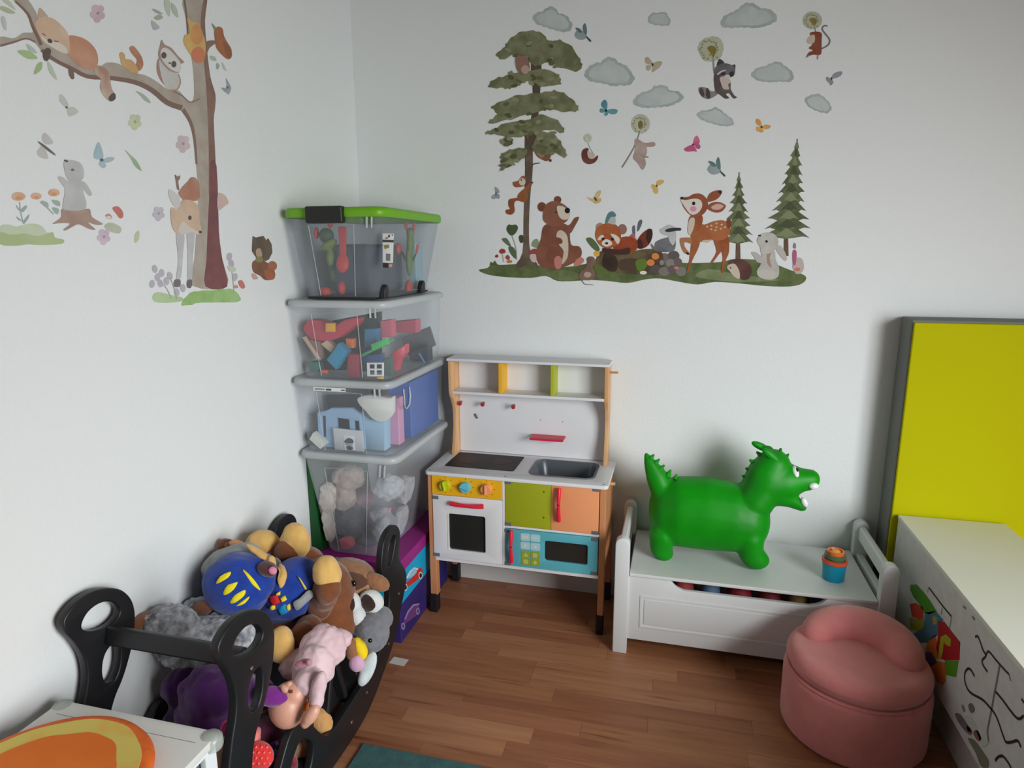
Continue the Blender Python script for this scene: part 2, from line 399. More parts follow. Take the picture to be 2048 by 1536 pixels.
PB = mat('button_pale', (172, 210, 214), rough=.5); PG = mat('button_lime', (150, 164, 40), rough=.5); PI = mat('button_icon', (208, 218, 214), rough=.5); PI2 = mat('button_icon_lime', (190, 196, 110), rough=.5)
for r, (z0, z1) in enumerate(((.333, .361), (.300, .328))):
    for c, (x0, x1) in enumerate(((-.516, -.481), (-.479, -.444))):
        b = plate('button', rrect(x0, x1, z0, z1, .005, 3), [], lambda u, v, w: Vector((u, yf-.0062+w, v)), .001, PB, d, bevel=.0002, res=0)
        if r == 0:
            for k in range(3): box('icon', x0+.006+k*.008, x0+.011+k*.008, yf-.0071, yf-.0066, z0+.009, z1-.009, PI, b, bevel=0)
        else:
            lathe('icon', [(0, 0), (.006, 0), (.006, .0005), (0, .0005)], (0, 0, 0), PI, b, n=14, M=Matrix.Translation((x0+.0175, yf-.0066, (z0+z1)/2)) @ Matrix.Rotation(math.radians(90), 4, 'X'))
for r, (z0, z1) in enumerate(((.268, .294), (.24, .266))):
    for c, (x0, x1) in enumerate(((-.513, -.480), (-.478, -.446))):
        b = plate('button', rrect(x0, x1, z0, z1, .002, 2), [], lambda u, v, w: Vector((u, yf-.0062+w, v)), .001, PG, d, bevel=.0002, res=0)
        cxm, czm = (x0+x1)/2, (z0+z1)/2
        sh = [(-.009, -.009), (.009, -.009), (0, .009)] if r+c == 0 else ([(-.008, -.008), (.008, -.008), (.008, .008), (-.008, .008)] if r != c else [(-.009, 0), (0, -.009), (.009, 0), (0, .009)])
        plate('icon', [(cxm+p, czm+q) for p, q in sh], [], lambda u, v, w: Vector((u, yf-.0069+w, v)), .0006, PI2, b, bevel=.0001, res=0)
# upper part
prof = [(2.428, .945)]+smooth_loop([(2.328, .945), (2.329, .87), (2.333, .815), (2.352, .785), (2.372, .74), (2.374, .68), (2.362, .62), (2.352, .58), (2.352, .566)], 3, False)+[(2.428, .566)]
for x in (-.838, -.243):
    plate('upper_side', prof, [], lambda u, v, w: Vector((x+w, u, v)), .014, KWOOD, K, bevel=.0015)
box('splashback', -.831, -.25, 2.414, 2.426, .566, .945, KW, K); box('top_board', -.848, -.232, 2.318, 2.43, .944, .955, KW, K, bevel=.003)
box('upper_shelf', -.831, -.25, 2.332, 2.416, .815, .826, KW, K)
box('shelf_divider', -.648, -.633, 2.334, 2.414, .826, .944, KYEL, K); box('shelf_divider', -.449, -.435, 2.334, 2.414, .826, .944, mat('divider_lime', (176, 184, 30), rough=.5), K)
RW = mat('hook_red', (170, 40, 50), rough=.4)
for x, z in ((-.822, .767), (-.729, .768), (-.606, .765)):
    h = cyl('hook', (x, 2.415, z), (x+.004, 2.382, z), .0042, mat('hook_stem', (150, 70, 60), rough=.5), K, n=12)
    cyl('hook_tip', (x+.004, 2.386, z-.002), (x+.004, 2.376, z+.001), .0078, RW, h, n=14)
cyl('side_peg', (-.236, 2.372, .918), (-.206, 2.372, .918), .004, KWOODD, K, n=12); cyl('side_peg', (-.216, 2.27, .528), (-.196, 2.27, .53), .006, KWOOD, K, n=12)
box('red_ledge', -.532, -.402, 2.352, 2.415, .646, .655, mat('ledge_red', (214, 34, 66), rough=.4), K, bevel=.003)
tube('clip', [(-.766, 2.413, .72), (-.76, 2.410, .712), (-.757, 2.413, .704)], .0042, KGRY, K, n=8)
for x, z in ((-.502, .712), (-.415, .71)): cyl('screw_hole', (x, 2.4145, z), (x, 2.4135, z), .002, KGRY, K, n=8, bevel=0)

# ------------------------------------------------------------------ toy bench
BW = mat('bench_white', (224, 226, 226), rough=.42)
B = thing('toy_chest_bench', 'white wooden toy chest bench with panelled front and low arm rails', 'bench', (.255, 2.25, 0))
def post(x, y0, y1):
    pr = [(x-.0235, 0), (x+.0235, 0), (x+.0235, .395)]+[(x+.0235*math.cos(math.radians(a)), .395+.024*math.sin(math.radians(a))) for a in range(20, 180, 20)]+[(x-.0235, .395)]
    plate('post', pr, [], lambda u, v, w: Vector((u, (y0+y1)/2+w, v)), y1-y0, BW, B, bevel=.003)
for x in (-.147, .657):
    post(x, 2.056, 2.092); post(x, 2.396, 2.432)
    box('arm_rail', x-.011, x+.011, 2.09, 2.398, .352, .402, BW, B, bevel=.006); box('side_panel', x-.011, x+.011, 2.09, 2.398, .045, .30, BW, B)
# front with the scooped opening under the lid and a raised field
out = [(-.124, .052), (.634, .052), (.634, .283), (.50, .283)]+smooth_loop([(.488, .281), (.470, .262), (.440, .2515)], 4, False)+smooth_loop([(.055, .2515), (.03, .262), (.012, .280), (.0, .283)], 4, False)+[(-.124, .283)]
plate('front_panel', out, [], lambda u, v, w: Vector((u, 2.075+w, v)), .016, BW, B, bevel=.0015)
fr = [(-.084, .10), (.594, .10), (.594, .218), (-.084, .218)]
plate('front_moulding', fr, [[(u, v) for u, v in ((-.076, .108), (.586, .108), (.586, .21), (-.076, .21))]], lambda u, v, w: Vector((u, 2.0665+w, v)), .004, BW, B, bevel=.0012)
plate('front_field', [(-.07, .114), (.58, .114), (.58, .204), (-.07, .204)], [], lambda u, v, w: Vector((u, 2.0665+w, v)), .003, BW, B, bevel=.0012)
box('lid', -.122, .632, 2.062, 2.428, .284, .296, BW, B, bevel=.003); box('bottom_board', -.124, .634, 2.083, 2.425, .052, .064, BW, B)
box('back_panel', -.124, .634, 2.415, 2.425, .064, .284, BW, B)
# toys glimpsed through the opening
for i, (x, c, s, lb) in enumerate(((.055, (170, 60, 60), .04, 'dark red toy seen through the slot of the bench, leftmost'), (.145, (90, 120, 150), .036, 'grey-blue toy seen through the slot of the bench'),
        (.24, (140, 20, 34), .044, 'wide deep red toy seen through the slot of the bench'), (.335, (120, 20, 30), .04, 'maroon toy near the right of the bench slot'), (.425, (150, 120, 60), .036, 'dull yellow toy at the right end of the bench slot'))):
    tag(blob('stored_toy', [Matrix.Translation((x, 2.17, .195)) @ Matrix.Diagonal((s, .05, .066, 1)), Matrix.Translation((x+.004, 2.16, .126)) @ Matrix.Diagonal((s*.9, .045, .06, 1))],
        mat('stored_%d' % i, c, rough=.7), None, vox=.008, it=3, sub=2), lb, 'toy', 'toys stored in the bench')
# ------------------------------------------------------------------ stacking cups on the bench
cx, cy = .528, 2.185
def cup(name, lab, z0, h, r0, r1, rim, m):
    p = [(0, 0), (r0, 0), (r0+.002, .004), (r1, h-.012), (rim, h-.012), (rim+.0005, h-.006), (rim, h), (r1-.003, h), (r0-.003, .006), (0, .006)]
    c = lathe(name, p, (cx, cy, z0), m, n=36); tag(c, lab, 'stacking cup', 'stacking cups on the bench'); return c
cup('stacking_cup', 'turquoise stacking cup at the bottom of the tower on the bench', .296, .058, .031, .035, .036, mat('cup_blue', (0, 152, 186), rough=.35))
cup('stacking_cup', 'orange-red stacking cup with a wide rim above the turquoise one', .346, .022, .030, .034, .0385, mat('cup_orange', (232, 92, 54), rough=.35))
cup('stacking_cup', 'muted green stacking cup between the two orange ones', .357, .028, .026, .030, .0325, mat('cup_green', (84, 118, 88), rough=.35))
cup('stacking_cup', 'small orange stacking cup topmost of the tower on the bench', .376, .02, .018, .0235, .026, mat('cup_orange_small', (240, 118, 56), rough=.35))
tag(ball('toy_ball', Matrix.Translation((cx, cy, .386)) @ Matrix.Diagonal((.018, .018, .013, 1)), mat('ball_yellow', (240, 180, 70), rough=.4)), 'yellow knob set in the topmost stacking cup', 'toy')

# ------------------------------------------------------------------ yellow foam mat and white chest
MT = thing('gym_mattress', 'big yellow foam mattress with grey edges standing upright against the back wall', 'mattress', (1.2, 2.375, 0))
box('foam_front', .719, 1.72, 2.318, 2.40, .0, 1.128, mat('mattress_yellow', (184, 180, 0), rough=.75, spec=.1), MT, bevel=.004)
bm = bmesh.new(); bx(bm, .7135, 1.7255, 2.326, 2.436, 0, 1.137); obj('grey_cover', bm, mat('mattress_grey', (112, 114, 108), rough=.7), MT, bevel=.006)
CW = mat('chest_white', (226, 226, 216), rough=.5); CWS = mat('chest_side', (214, 212, 208), (206, 204, 200), scale=30, rough=.55)
CH = thing('low_cabinet', 'low white cabinet with scribbles and stickers on its side, right of the pouf', 'cabinet', (.89, 1.5, 0))
box('top_board', .7345, 1.045, 0.72, 2.308, .478, .49, CW, CH, bevel=.0015); box('side_panel', .736, .752, 0.72, 2.306, .152, .478, CWS, CH, bevel=.0015)
box('side_panel', 1.028, 1.044, 0.72, 2.306, .152, .478, CWS, CH, bevel=.0015); box('bottom_board', .752, 1.028, 0.72, 2.306, .152, .168, CW, CH)
box('plinth', .775, 1.03, 0.74, 2.29, 0, .152, CWS, CH); box('end_panel', .752, 1.028, 2.29, 2.305, .168, .478, CW, CH)
box('end_panel', .752, 1.028, 0.721, 0.736, .168, .478, CW, CH)
xf = .736
def on_chest(pts): return [on_x(x, y, xf) for x, y in pts]
def strip(name, pts, width, m, parent, lift=.0008, n=4):
    """marker line on the cabinet side"""
    P = [on_x(x, y, xf) for x, y in smooth_loop(pts, n, False)]; bm = bmesh.new(); prev = None
    for i, p in enumerate(P):
        t = P[min(i+1, len(P)-1)]-P[max(i-1, 0)]; nrm = Vector((0, -t.z, t.y)).normalized()*width/2
        a = [bm.verts.new((xf-lift, q.y, q.z)) for q in (p+nrm, p-nrm)]
        if prev: bm.faces.new((prev[0], prev[1], a[1], a[0]))
        prev = a
    return obj(name, bm, m, parent)
INK = mat('marker_black', (30, 28, 28), rough=.6); INKG = mat('marker_grey', (120, 116, 114), rough=.6)
g = lambda l: [(1800+a/3.879, 1140+b/3.879) for a, b in l]
for m, wd, l in ((INK, .0055, [(225, 135), (270, 195), (330, 275), (400, 360)]), (INKG, .003, [(222, 140), (216, 175)]), (INKG, .003, [(400, 362), (392, 420), (384, 450)]), (INKG, .003, [(330, 290), (322, 345)]),
        (INK, .006, [(585, 520), (605, 515), (625, 560), (645, 620), (668, 665), (640, 700), (645, 735), (680, 790)]), (INK, .0055, [(668, 662), (690, 632), (740, 690), (800, 760), (848, 810)]), (INKG, .0035, [(848, 810), (858, 860)]),
        (INKG, .006, [(775, 735), (755, 850), (735, 950), (712, 1080), (690, 1190), (680, 1260), (690, 1330)]), (INK, .006, [(745, 945), (800, 1010), (850, 1080), (900, 1140), (930, 1155), (962, 1130)]), (INK, .006, [(580, 825), (555, 780), (530, 765), (505, 800), (505, 860), (525, 920), (560, 960), (640, 1005), (690, 1055), (740, 1120), (770, 1190), (800, 1280), (825, 1335), (870, 1335), (915, 1325), (940, 1375)]),
        (INK, .006, [(740, 1480), (765, 1450), (800, 1445), (835, 1485), (865, 1536)]), (INK, .006, [(945, 1000), (965, 1030)]), (INKG, .006, [(492, 280), (512, 300)]), (INKG, .006, [(562, 360), (582, 385)])):
    strip('marker_line', g(l), wd, m, CH)
def face_piece(name, pts, m, parent, lift=.0012, smooth=False, th=.0008):
    P = on_chest(smooth_loop(pts, 3) if smooth else pts); bm = bmesh.new()
    a = [bm.verts.new((xf-lift, p.y, p.z)) for p in P]; b = [bm.verts.new((xf-lift+th, p.y, p.z)) for p in P]
    bm.faces.new(a); n = len(a)
    for i in range(n): bm.faces.new((a[i], a[(i+1) % n], b[(i+1) % n], b[i]))
    return obj(name, bm, m, parent)
ST = thing('alphabet_sticker', 'colourful jigsaw letter sticker on the side of the white cabinet', 'sticker', tuple(on_x(1870, 1260, xf)))
for nm, c, l, dz in (('green_piece', (70, 140, 20), [(85, 115), (130, 112), (175, 160), (230, 230), (285, 320), (230, 345), (190, 330), (150, 260), (110, 215), (80, 150)], 0), ('red_piece', (206, 66, 40), [(80, 265), (125, 255), (180, 290), (185, 370), (150, 385), (95, 360)], 0),
        ('yellow_piece', (150, 150, 50), [(75, 370), (150, 385), (185, 375), (195, 440), (150, 480), (85, 460)], 0), ('blue_piece', (76, 116, 140), [(195, 330), (280, 320), (340, 390), (300, 410), (300, 500), (210, 560), (150, 560), (100, 500), (190, 450)], 0), ('teal_piece', (40, 128, 150), [(280, 318), (335, 385), (300, 402)], 1), ('ochre_piece', (176, 150, 60), [(255, 360), (290, 365), (290, 420), (262, 425)], 1),
        ('crimson_piece', (172, 18, 30), [(300, 402), (345, 400), (405, 480), (468, 560), (462, 700), (350, 700), (300, 680), (285, 600), (300, 500)], 0), ('letter', (170, 168, 30), [(300, 690), (320, 520), (360, 500), (400, 540), (395, 595), (360, 580), (345, 560), (335, 640), (322, 690)], 1),
        ('orange_piece', (220, 110, 50), [(215, 560), (280, 500), (292, 600), (300, 680), (250, 700), (200, 620)], 0), ('purple_piece', (96, 64, 110), [(200, 640), (250, 640), (290, 720), (240, 750), (205, 700)], 1), ('lime_piece', (84, 150, 22), [(350, 702), (455, 704), (435, 832), (360, 815)], 0), ('tangerine_piece', (206, 110, 44), [(240, 750), (295, 705), (350, 720), (358, 860), (330, 890), (290, 870)], 0)):
    face_piece(nm, g(l), mat('jigsaw_'+nm, c, rough=.5), ST, .0012+.0005*dz)
DS = thing('animal_sticker', 'faded grey-green woodland sticker low on the side of the white cabinet', 'sticker', tuple(on_x(1935, 1470, xf)))
for nm, c, l in (('leaf_shape', (110, 112, 98), [(535, 1045), (560, 1035), (582, 1080), (560, 1110), (540, 1085)]), ('leaf_shape', (128, 128, 112), [(480, 1050), (495, 1050), (508, 1090), (495, 1100)]), ('animal_shape', (112, 108, 110), [(430, 1115), (470, 1120), (520, 1190), (560, 1260), (545, 1280), (500, 1240), (450, 1170)]), ('flower_shape', (140, 92, 80), [(570, 1260), (605, 1245), (635, 1310), (605, 1325)]), ('flower_shape', (136, 84, 76), [(520, 1210), (548, 1225), (560, 1258), (530, 1250)]),
        ('stem_shape', (120, 122, 104), [(530, 1310), (580, 1320), (640, 1400), (690, 1480), (680, 1536), (630, 1520), (590, 1420)]), ('pale_shape', (200, 200, 190), [(500, 1130), (560, 1150), (640, 1300), (690, 1340), (640, 1370), (600, 1260), (540, 1190)])):
    face_piece(nm, g(l), mat('faded_%d_%d' % (c[0], c[2]), c, rough=.6), DS, .0011, True)

# ------------------------------------------------------------------ pink pouf
PK = mat('pouf_pink', (226, 138, 134), (218, 130, 128), scale=14, rough=.95, bump=.3, bscale=500, sheen=.4)
PC = Vector((.533, 1.858, 0)); PR = .188
PF = thing('pouf', 'round dusty pink velvet pouf with a curved back roll, beside the white cabinet', 'pouf', tuple(PC))
def prof_round(r, z0, z1, f):
    return [(0, z0)]+[(r-f+f*math.sin(math.radians(a)), z0+f-f*math.cos(math.radians(a))) for a in range(0, 91, 18)]+[(r-f+f*math.cos(math.radians(a)), z1-f+f*math.sin(math.radians(a))) for a in range(0, 91, 18)]+[(0, z1)]
lathe('base', [(r*(1+.02*math.sin(max(0, min(1, z/.2))*math.pi)), z) for r, z in prof_round(PR, 0, .186, .022)], PC, PK, PF, n=64)
lathe('seat', prof_round(PR*.985, .18, .244, .032), PC, PK, PF, n=64)
lathe('seam_piping', [(PR-.006, .180), (PR-.002, .183), (PR-.006, .187), (PR-.012, .184)], PC, PK, PF, n=64)
# back roll: crescent cushion along the rear rim
bm = bmesh.new(); pts = []; rad = []
A0, A1, NS = -32, 168, 26
for i in range(NS+1):
    t = i/NS; a = math.radians(A0+(A1-A0)*t); e = math.sin(math.pi*t)**.45 if 0 < t < 1 else 0
    r = PR*(.62+.0*e); pts.append(PC+Vector((r*math.cos(a), r*math.sin(a), .238+.014*e))); rad.append(.012+.053*e)
tube_bm(bm, pts, rad, 20, .95)
obj('back_roll', bm, PK, PF, smooth=True)

# ------------------------------------------------------------------ white table with the orange cushion (lower left)
TB = thing('side_table', 'white box-shaped side table with corner guards in the lower left corner', 'table', (-1.0, .74, 0))
TW = mat('table_white', (222, 220, 214), rough=.45)
plate('table_top', rrect(-1.19, -.815, .545, .93, .012), [], lambda u, v, w: Vector((u, v, .442+w)), .016, TW, TB, bevel=.002)
for y0, y1 in ((.893, .8945), ): box('top_groove', -1.165, -.84, y0, y1, .4495, .4502, mat('groove_grey', (150, 148, 144)), TB, bevel=0)
for y0, y1 in ((.552, .568), (.908, .924)): box('end_panel', -1.182, -.823, y0, y1, 0, .434, TW, TB)
box('back_panel', -1.184, -1.168, .568, .908, 0, .434, TW, TB)
bm = bmesh.new(); plate('front_frame', [(.556, 0), (.92, 0), (.92, .434), (.556, .434)], [[(.585, .03), (.891, .03), (.891, .424), (.585, .424)]], lambda u, v, w: Vector((-.826+w, u, v)), .014, mat('table_frame', (230, 232, 234), rough=.4), TB, bevel=.0015); bm.free()
box('dark_infill', -.842, -.836, .575, .903, .02, .432, mat('infill_grey', (86, 88, 94), rough=.7), TB, bevel=0)
CG = clear('corner_guard', (225, 230, 225), (205, 210, 204), .55, .2)
for x in (-1.178, -.827):
    lathe('corner_guard', [(0, .452), (.016, .4515), (.021, .446), (.022, .43), (.02, .424)], (x, .918, 0), CG, TB, n=24)
CU = thing('orange_cushion', 'round seat cushion printed like an orange slice on the white side table', 'cushion', (-1.0, .73, .45))
cc = Vector((-1.006, .712, 0)); cr = .178
lathe('peel', [(0, .4505), (cr-.008, .4505), (cr, .458), (cr+.002, .468), (cr-.004, .478), (cr-.014, .4805), (0, .4806)], cc, mat('orange_peel', (236, 108, 24), (224, 96, 18), scale=40, rough=.7), CU, n=64)
def wob(r, k, ph): return [(cc.x+(r*(1+k*math.sin(5*t+ph)+k*.6*math.sin(11*t+ph*2)))*math.cos(t), cc.y+(r*(1+k*math.sin(5*t+ph)+k*.6*math.sin(11*t+ph*2)))*math.sin(t)) for t in [2*math.pi*i/72 for i in range(72)]]
plate('pith', wob(cr*.90, .008, 0), [], lambda u, v, w: Vector((u, v, .4809+w)), .001, mat('orange_pith', (222, 198, 96), (232, 176, 70), scale=22, rough=.75, lo=.5, hi=.75), CU, bevel=.0003, res=0)
plate('pulp', wob(cr*.70, .018, 1), [], lambda u, v, w: Vector((u, v, .4817+w)), .001, mat('orange_pulp', (232, 112, 10), (240, 122, 22), scale=8, rough=.75), CU, bevel=.0003, res=0)
# ------------------------------------------------------------------ printed toy box under the bins
def side_poly(name, pts, X, m, parent, lift=.0006, smooth=False, sgn=1):
    """flat print on a face that looks along +x (sgn 1)"""
    if smooth: pts = smooth_loop(pts, 3)
    P = [on_x(x, y, X) for x, y in pts]; bm = bmesh.new()
    a = [bm.verts.new((X+sgn*lift, p.y, p.z)) for p in P]; b = [bm.verts.new((X, p.y, p.z)) for p in P]; n = len(a)
    bm.faces.new(a)
    for i in range(n): bm.faces.new((a[i], a[(i+1) % n], b[(i+1) % n], b[i]))
    return obj(name, bm, m, parent)
def front_poly(name, pts, Y, m, parent=None, th=.0006, smooth=False, holes=(), bevel=None):
    """flat piece standing across the view at depth Y, th thick"""
    f = (lambda l: smooth_loop(l, 3)) if smooth else (lambda l: l)
    P = lambda l: [(lambda p: (p.x, p.z))(on_y(x, y, Y)) for x, y in f(l)]
    b = min(.0015, th*.2) if bevel is None else bevel
    return plate(name, P(pts), [P(h) for h in holes], lambda u, v, w: Vector((u, Y+w, v)), th, m, parent, bevel=b, res=1)
TX0, TX1, TY0, TY1 = -1.232, -.8935, 1.925, 2.40
TBX = thing('printed_toy_box', 'cardboard toy box with car pictures and a magenta lid under the clear bins', 'toy box', (-1.06, 2.16, 0))
box('lower_body', TX0, TX1, TY0, TY1, 0, .142, mat('box_navy', (38, 28, 92), (52, 36, 110), scale=6, rough=.6), TBX, bevel=.002)
box('upper_body', TX0, TX1, TY0, TY1, .142, .258, mat('box_cyan', (0, 170, 212), (10, 156, 204), scale=6, rough=.6), TBX, bevel=.002)
box('lid', TX0-.002, TX1+.003, TY0-.004, TY1, .256, .303, mat('box_magenta', (152, 34, 128), rough=.55), TBX, bevel=.005)
h = lambda l: [(680+a/5.485, 1040+b/5.485) for a, b in l]
CR = mat('print_red', (206, 44, 40), rough=.5); CK = mat('print_black', (36, 30, 40), rough=.5); CWh = mat('print_white', (226, 226, 232), rough=.5); CPu = mat('print_purple', (104, 60, 120), rough=.5); CGl = mat('print_glass', (150, 196, 220), rough=.5)
car = side_poly('red_car_print', h([(712, 745), (722, 690), (790, 632), (820, 560), (870, 525), (905, 545), (898, 610), (850, 655), (770, 715)]), TX1, CR, TBX, .0005, True)
side_poly('cabin_print', h([(728, 640), (770, 570), (815, 535), (845, 560), (795, 620)]), TX1, CGl, TBX, .0007, True)
side_poly('roof_print', h([(722, 640), (765, 560), (815, 518), (860, 535), (850, 548), (812, 532), (772, 572), (735, 640)]), TX1, CWh, TBX, .0009)
for q in ((716, 738), (882, 608)):
    for r, m, l in ((30, CWh, .0009), (21, CK, .0011)): side_poly('wheel_print', h([(q[0]+r*.7*math.cos(t), q[1]+r*1.35*math.sin(t)) for t in [i*math.pi/6 for i in range(12)]]), TX1, m, TBX, l)
side_poly('purple_car_print', h([(690, 1150), (712, 1080), (760, 1000), (820, 930), (862, 930), (870, 985), (850, 1035), (760, 1105)]), TX1, CPu, TBX, .0005, True)
side_poly('outline_print', h([(705, 1090), (740, 1000), (800, 925), (870, 912), (868, 930), (806, 945), (752, 1012), (718, 1090)]), TX1, mat('print_lilac', (150, 130, 176), rough=.5), TBX, .0008)
for q in ((692, 1165), (852, 1000)):
    for r, m, l in ((30, MATS['print_lilac'], .0008), (18, CPu, .001)): side_poly('wheel_print', h([(q[0]+r*.7*math.cos(t), q[1]+r*1.3*math.sin(t)) for t in [i*math.pi/6 for i in range(12)]]), TX1, m, TBX, l)

# ------------------------------------------------------------------ the four storage bins
MILK = clear('bin_rim', (226, 230, 230), (206, 210, 212), .72, .3)
CLEARP = clear('bin_clear', (250, 252, 253), (236, 238, 242), .13, .2)
CLEAR1 = clear('bin_milky', (244, 246, 250), (196, 200, 206), .22, .3)
CLEAR4 = clear('bin_cloudy', (248, 250, 252), (236, 238, 244), .22, .3)
RIBM = clear('bin_rib', (240, 242, 244), (226, 230, 232), .35, .3)
def bin_(name, label, x0, x1, y0, y1, z0, z1, tx0, tx1, ty, lidm, bodym, rim=.019, r=.035, lid_over=.004):
    t = thing(name, label, 'storage bin', ((x0+x1)/2, (y0+y1)/2, z0), 'clear storage bins stacked in the corner')
    zt = z1-rim
    L = lambda f, dz=None: [(x, y, z0+(zt-z0)*f) for x, y in rrect(x0+.010+tx0*(1-f), x1-.010-tx1*(1-f), y0+.010+ty*(1-f), y1-.010-.02*(1-f), r)]
    bm = bmesh.new(); Ls = [L(0), L(.03), L(.5), L(1)]
    Ls[0] = [(x, y, z0) for x, y, z in [(((x0+x1)/2)+(a-(x0+x1)/2)*.97, (y0+y1)/2+(b-(y0+y1)/2)*.97, c) for a, b, c in Ls[0]]]
    rings = [[bm.verts.new(p) for p in l] for l in Ls]; n = len(rings[0])
    for a, b in zip(rings, rings[1:]):
        for i in range(n): bm.faces.new((a[i], a[(i+1) % n], b[(i+1) % n], b[i]))
    bm.faces.new(rings[0][::-1]); body = obj('body', bm, bodym, t, smooth='auto')
    bm = bmesh.new()
    pr = [(-.004, zt-.004), (-.001, zt), (0, zt+rim*.5), (-.003, z1-.003), (-.008, z1), (-.03, z1-.002)]
    Ls = [[(x, y, z) for x, y in rrect(x0-d if d < -.02 else x0-d, x1+d, y0-d, y1+d, r+.008+d*.5)] for d, z in pr]
    loft(bm, Ls); lid = obj('lid', bm, lidm, t, smooth='auto', angle=50)
    # edge bands of the moulded front: verticals and a top band, a little proud of the wall
    F = lambda f, u: Vector((x0+.010+tx0*(1-f)+u*((x1-.010-tx1*(1-f))-(x0+.010+tx0*(1-f))), y0+.009+ty*(1-f), z0+(zt-z0)*f))
    for u in (.24, .72):
        tube('front_rib', [F(.04, u), F(.5, u+(.0 if u < .5 else .0)), F(.90, u)], .0016, RIBM, body, n=6)
    tube('front_rib', [F(.90, .24), F(.915, .5), F(.90, .72)], .0014, RIBM, body, n=6)
    for u in (.86, .91):
        p = F(.97, u); q = F(.86, u); tube('lid_tab', [p+Vector((0, -.004, .004)), q+Vector((0, -.003, 0))], .0034, MILK, lid, n=6)
    return t, body, lid, F
b4 = bin_('storage_bin', 'lowest clear bin of the stack, tall and full of pale soft toys', -1.232, -.869, 1.885, 2.415, .306, .69, .045, .085, .05, MILK, CLEAR4)
b3 = bin_('storage_bin', 'clear bin holding blue and pink folders, third from the top', -1.235, -.873, 1.872, 2.415, .691, .944, .022, .008, .014, MILK, CLEARP)
b2 = bin_('storage_bin', 'clear bin full of colourful toy bricks, second from the top', -1.235, -.876, 1.870, 2.415, .945, 1.20, .028, .006, .014, MILK, CLEARP)
GLID = mat('lid_green', (112, 176, 22), rough=.4)
b1 = bin_('storage_bin', 'topmost bin of the stack with bright green lid, black handle and wheels', -1.222, -.872, 1.868, 2.40, 1.202, 1.484, .03, .05, .04, GLID, CLEAR1, rim=.026)
t1, body1, lid1, F1 = b1
BK = mat('handle_black', (34, 34, 34), rough=.45)
p0, p1 = on_y(612, 430, 1.862), on_y(686, 428, 1.862)
box('lid_handle', p0.x, p1.x, 1.852, 1.88, 1.436, 1.487, BK, t1, bevel=.006)
for px_, Y in ((771, 1.915), ):
    pass
for x, y in ((-.921, 1.955), (-.917, 2.26)):
    pw = [(y-.016, 1.2035), (y+.016, 1.2035)]+[(y+.016*math.cos(math.radians(a)), 1.222+.026*math.sin(math.radians(a))) for a in range(0, 181, 20)]
    plate('wheel', pw, [], lambda u, v, w: Vector((x+w+.004*(v-1.2)/.05, u, v)), .018, BK, t1, bevel=.003)
box('base_rail', -1.17, -.935, 1.914, 2.37, 1.2012, 1.208, BK, t1, bevel=.001)
# label of the top bin
k7 = lambda l: [(560+a/6.0235, 400+b/6.0235) for a, b in l]
YL = 1.872
lab = front_poly('product_label', k7([(1236, 402), (1372, 405), (1360, 758), (1238, 755)]), YL, mat('label_white', (226, 226, 226), rough=.5), t1, .0008)
for nm, c, l in (('label_band', (70, 60, 58), [(1236, 478), (1370, 482), (1368, 512), (1236, 508)]), ('label_picture', (140, 140, 70), [(1248, 545), (1310, 535), (1318, 575), (1262, 592)]), ('label_picture', (120, 122, 126), [(1278, 645), (1330, 650), (1328, 735), (1276, 730)]),
        ('label_mark', (80, 70, 66), [(1300, 430), (1322, 415), (1326, 445), (1308, 455)]), ('label_mark', (80, 70, 66), [(1340, 420), (1360, 412), (1362, 432)]), ('label_mark', (110, 100, 90), [(1270, 455), (1295, 445), (1298, 468), (1272, 470)]), ('label_footer', (44, 42, 44), [(1238, 758), (1308, 762), (1306, 818), (1240, 815)]), ('label_dot', (226, 150, 140), [(1310, 770), (1350, 772), (1350, 808), (1312, 808)])):
    front_poly(nm, k7(l), YL-.0009, mat('labelc_%d%d%d' % c, c, rough=.5), lab, .0006)
# --- what the top bin holds
DG = mat('toy_green_dark', (52, 84, 40), rough=.6); LG = mat('toy_green', (112, 140, 46), rough=.6); RD = mat('toy_red', (222, 58, 42), rough=.5); YG = mat('toy_yellowgreen', (176, 176, 40), rough=.6)
e7 = lambda a, b, Y, rx, ry, an=0, rd=None: EL(560+a/6.0235, 400+b/6.0235, Y, rx/6.0235, ry/6.0235, an, None if rd is None else rd/6.0235)
f1 = thing('toy_figure', 'green toy figure with red hands and feet at the front of the top bin', 'toy', tuple(on_y(660, 590, 1.96)))
blob('body', [e7(560, 430, 1.95, 90, 95), e7(620, 690, 1.95, 62, 150), e7(640, 880, 1.96, 45, 120)], DG, f1, vox=.004, it=3)
blob('belly', [e7(590, 540, 1.938, 110, 52, 32), e7(610, 690, 1.938, 45, 110)], LG, f1, vox=.003, it=2)
for a in ((440, 400, 30, 75), (605, 290, 32, 50)): blob('ear', [e7(a[0], a[1], 1.95, a[2], a[3])], RD, f1, vox=.003, it=2)
for a in ((545, 1110, 70, 65), (745, 1060, 42, 85)): blob('foot', [e7(a[0], a[1], 1.95, a[2], a[3])], RD, f1, vox=.003, it=2)
f2 = thing('toy_spade', 'red toy spade beside the green figure in the top bin', 'toy', tuple(on_y(686, 540, 1.93)))
front_poly('spade_handle', k7([(705, 330), (740, 315), (798, 325), (792, 660), (725, 660)]), 1.932, RD, f2, .012, bevel=.004); blob('spade_bowl', [e7(755, 760, 1.932, 78, 120, 0, 45)], RD, f2, vox=.003, it=2)
f3 = thing('toy_lizard', 'long green toy lizard with red feet near the right wall of the top bin', 'toy', tuple(on_y(820, 560, 2.1)))
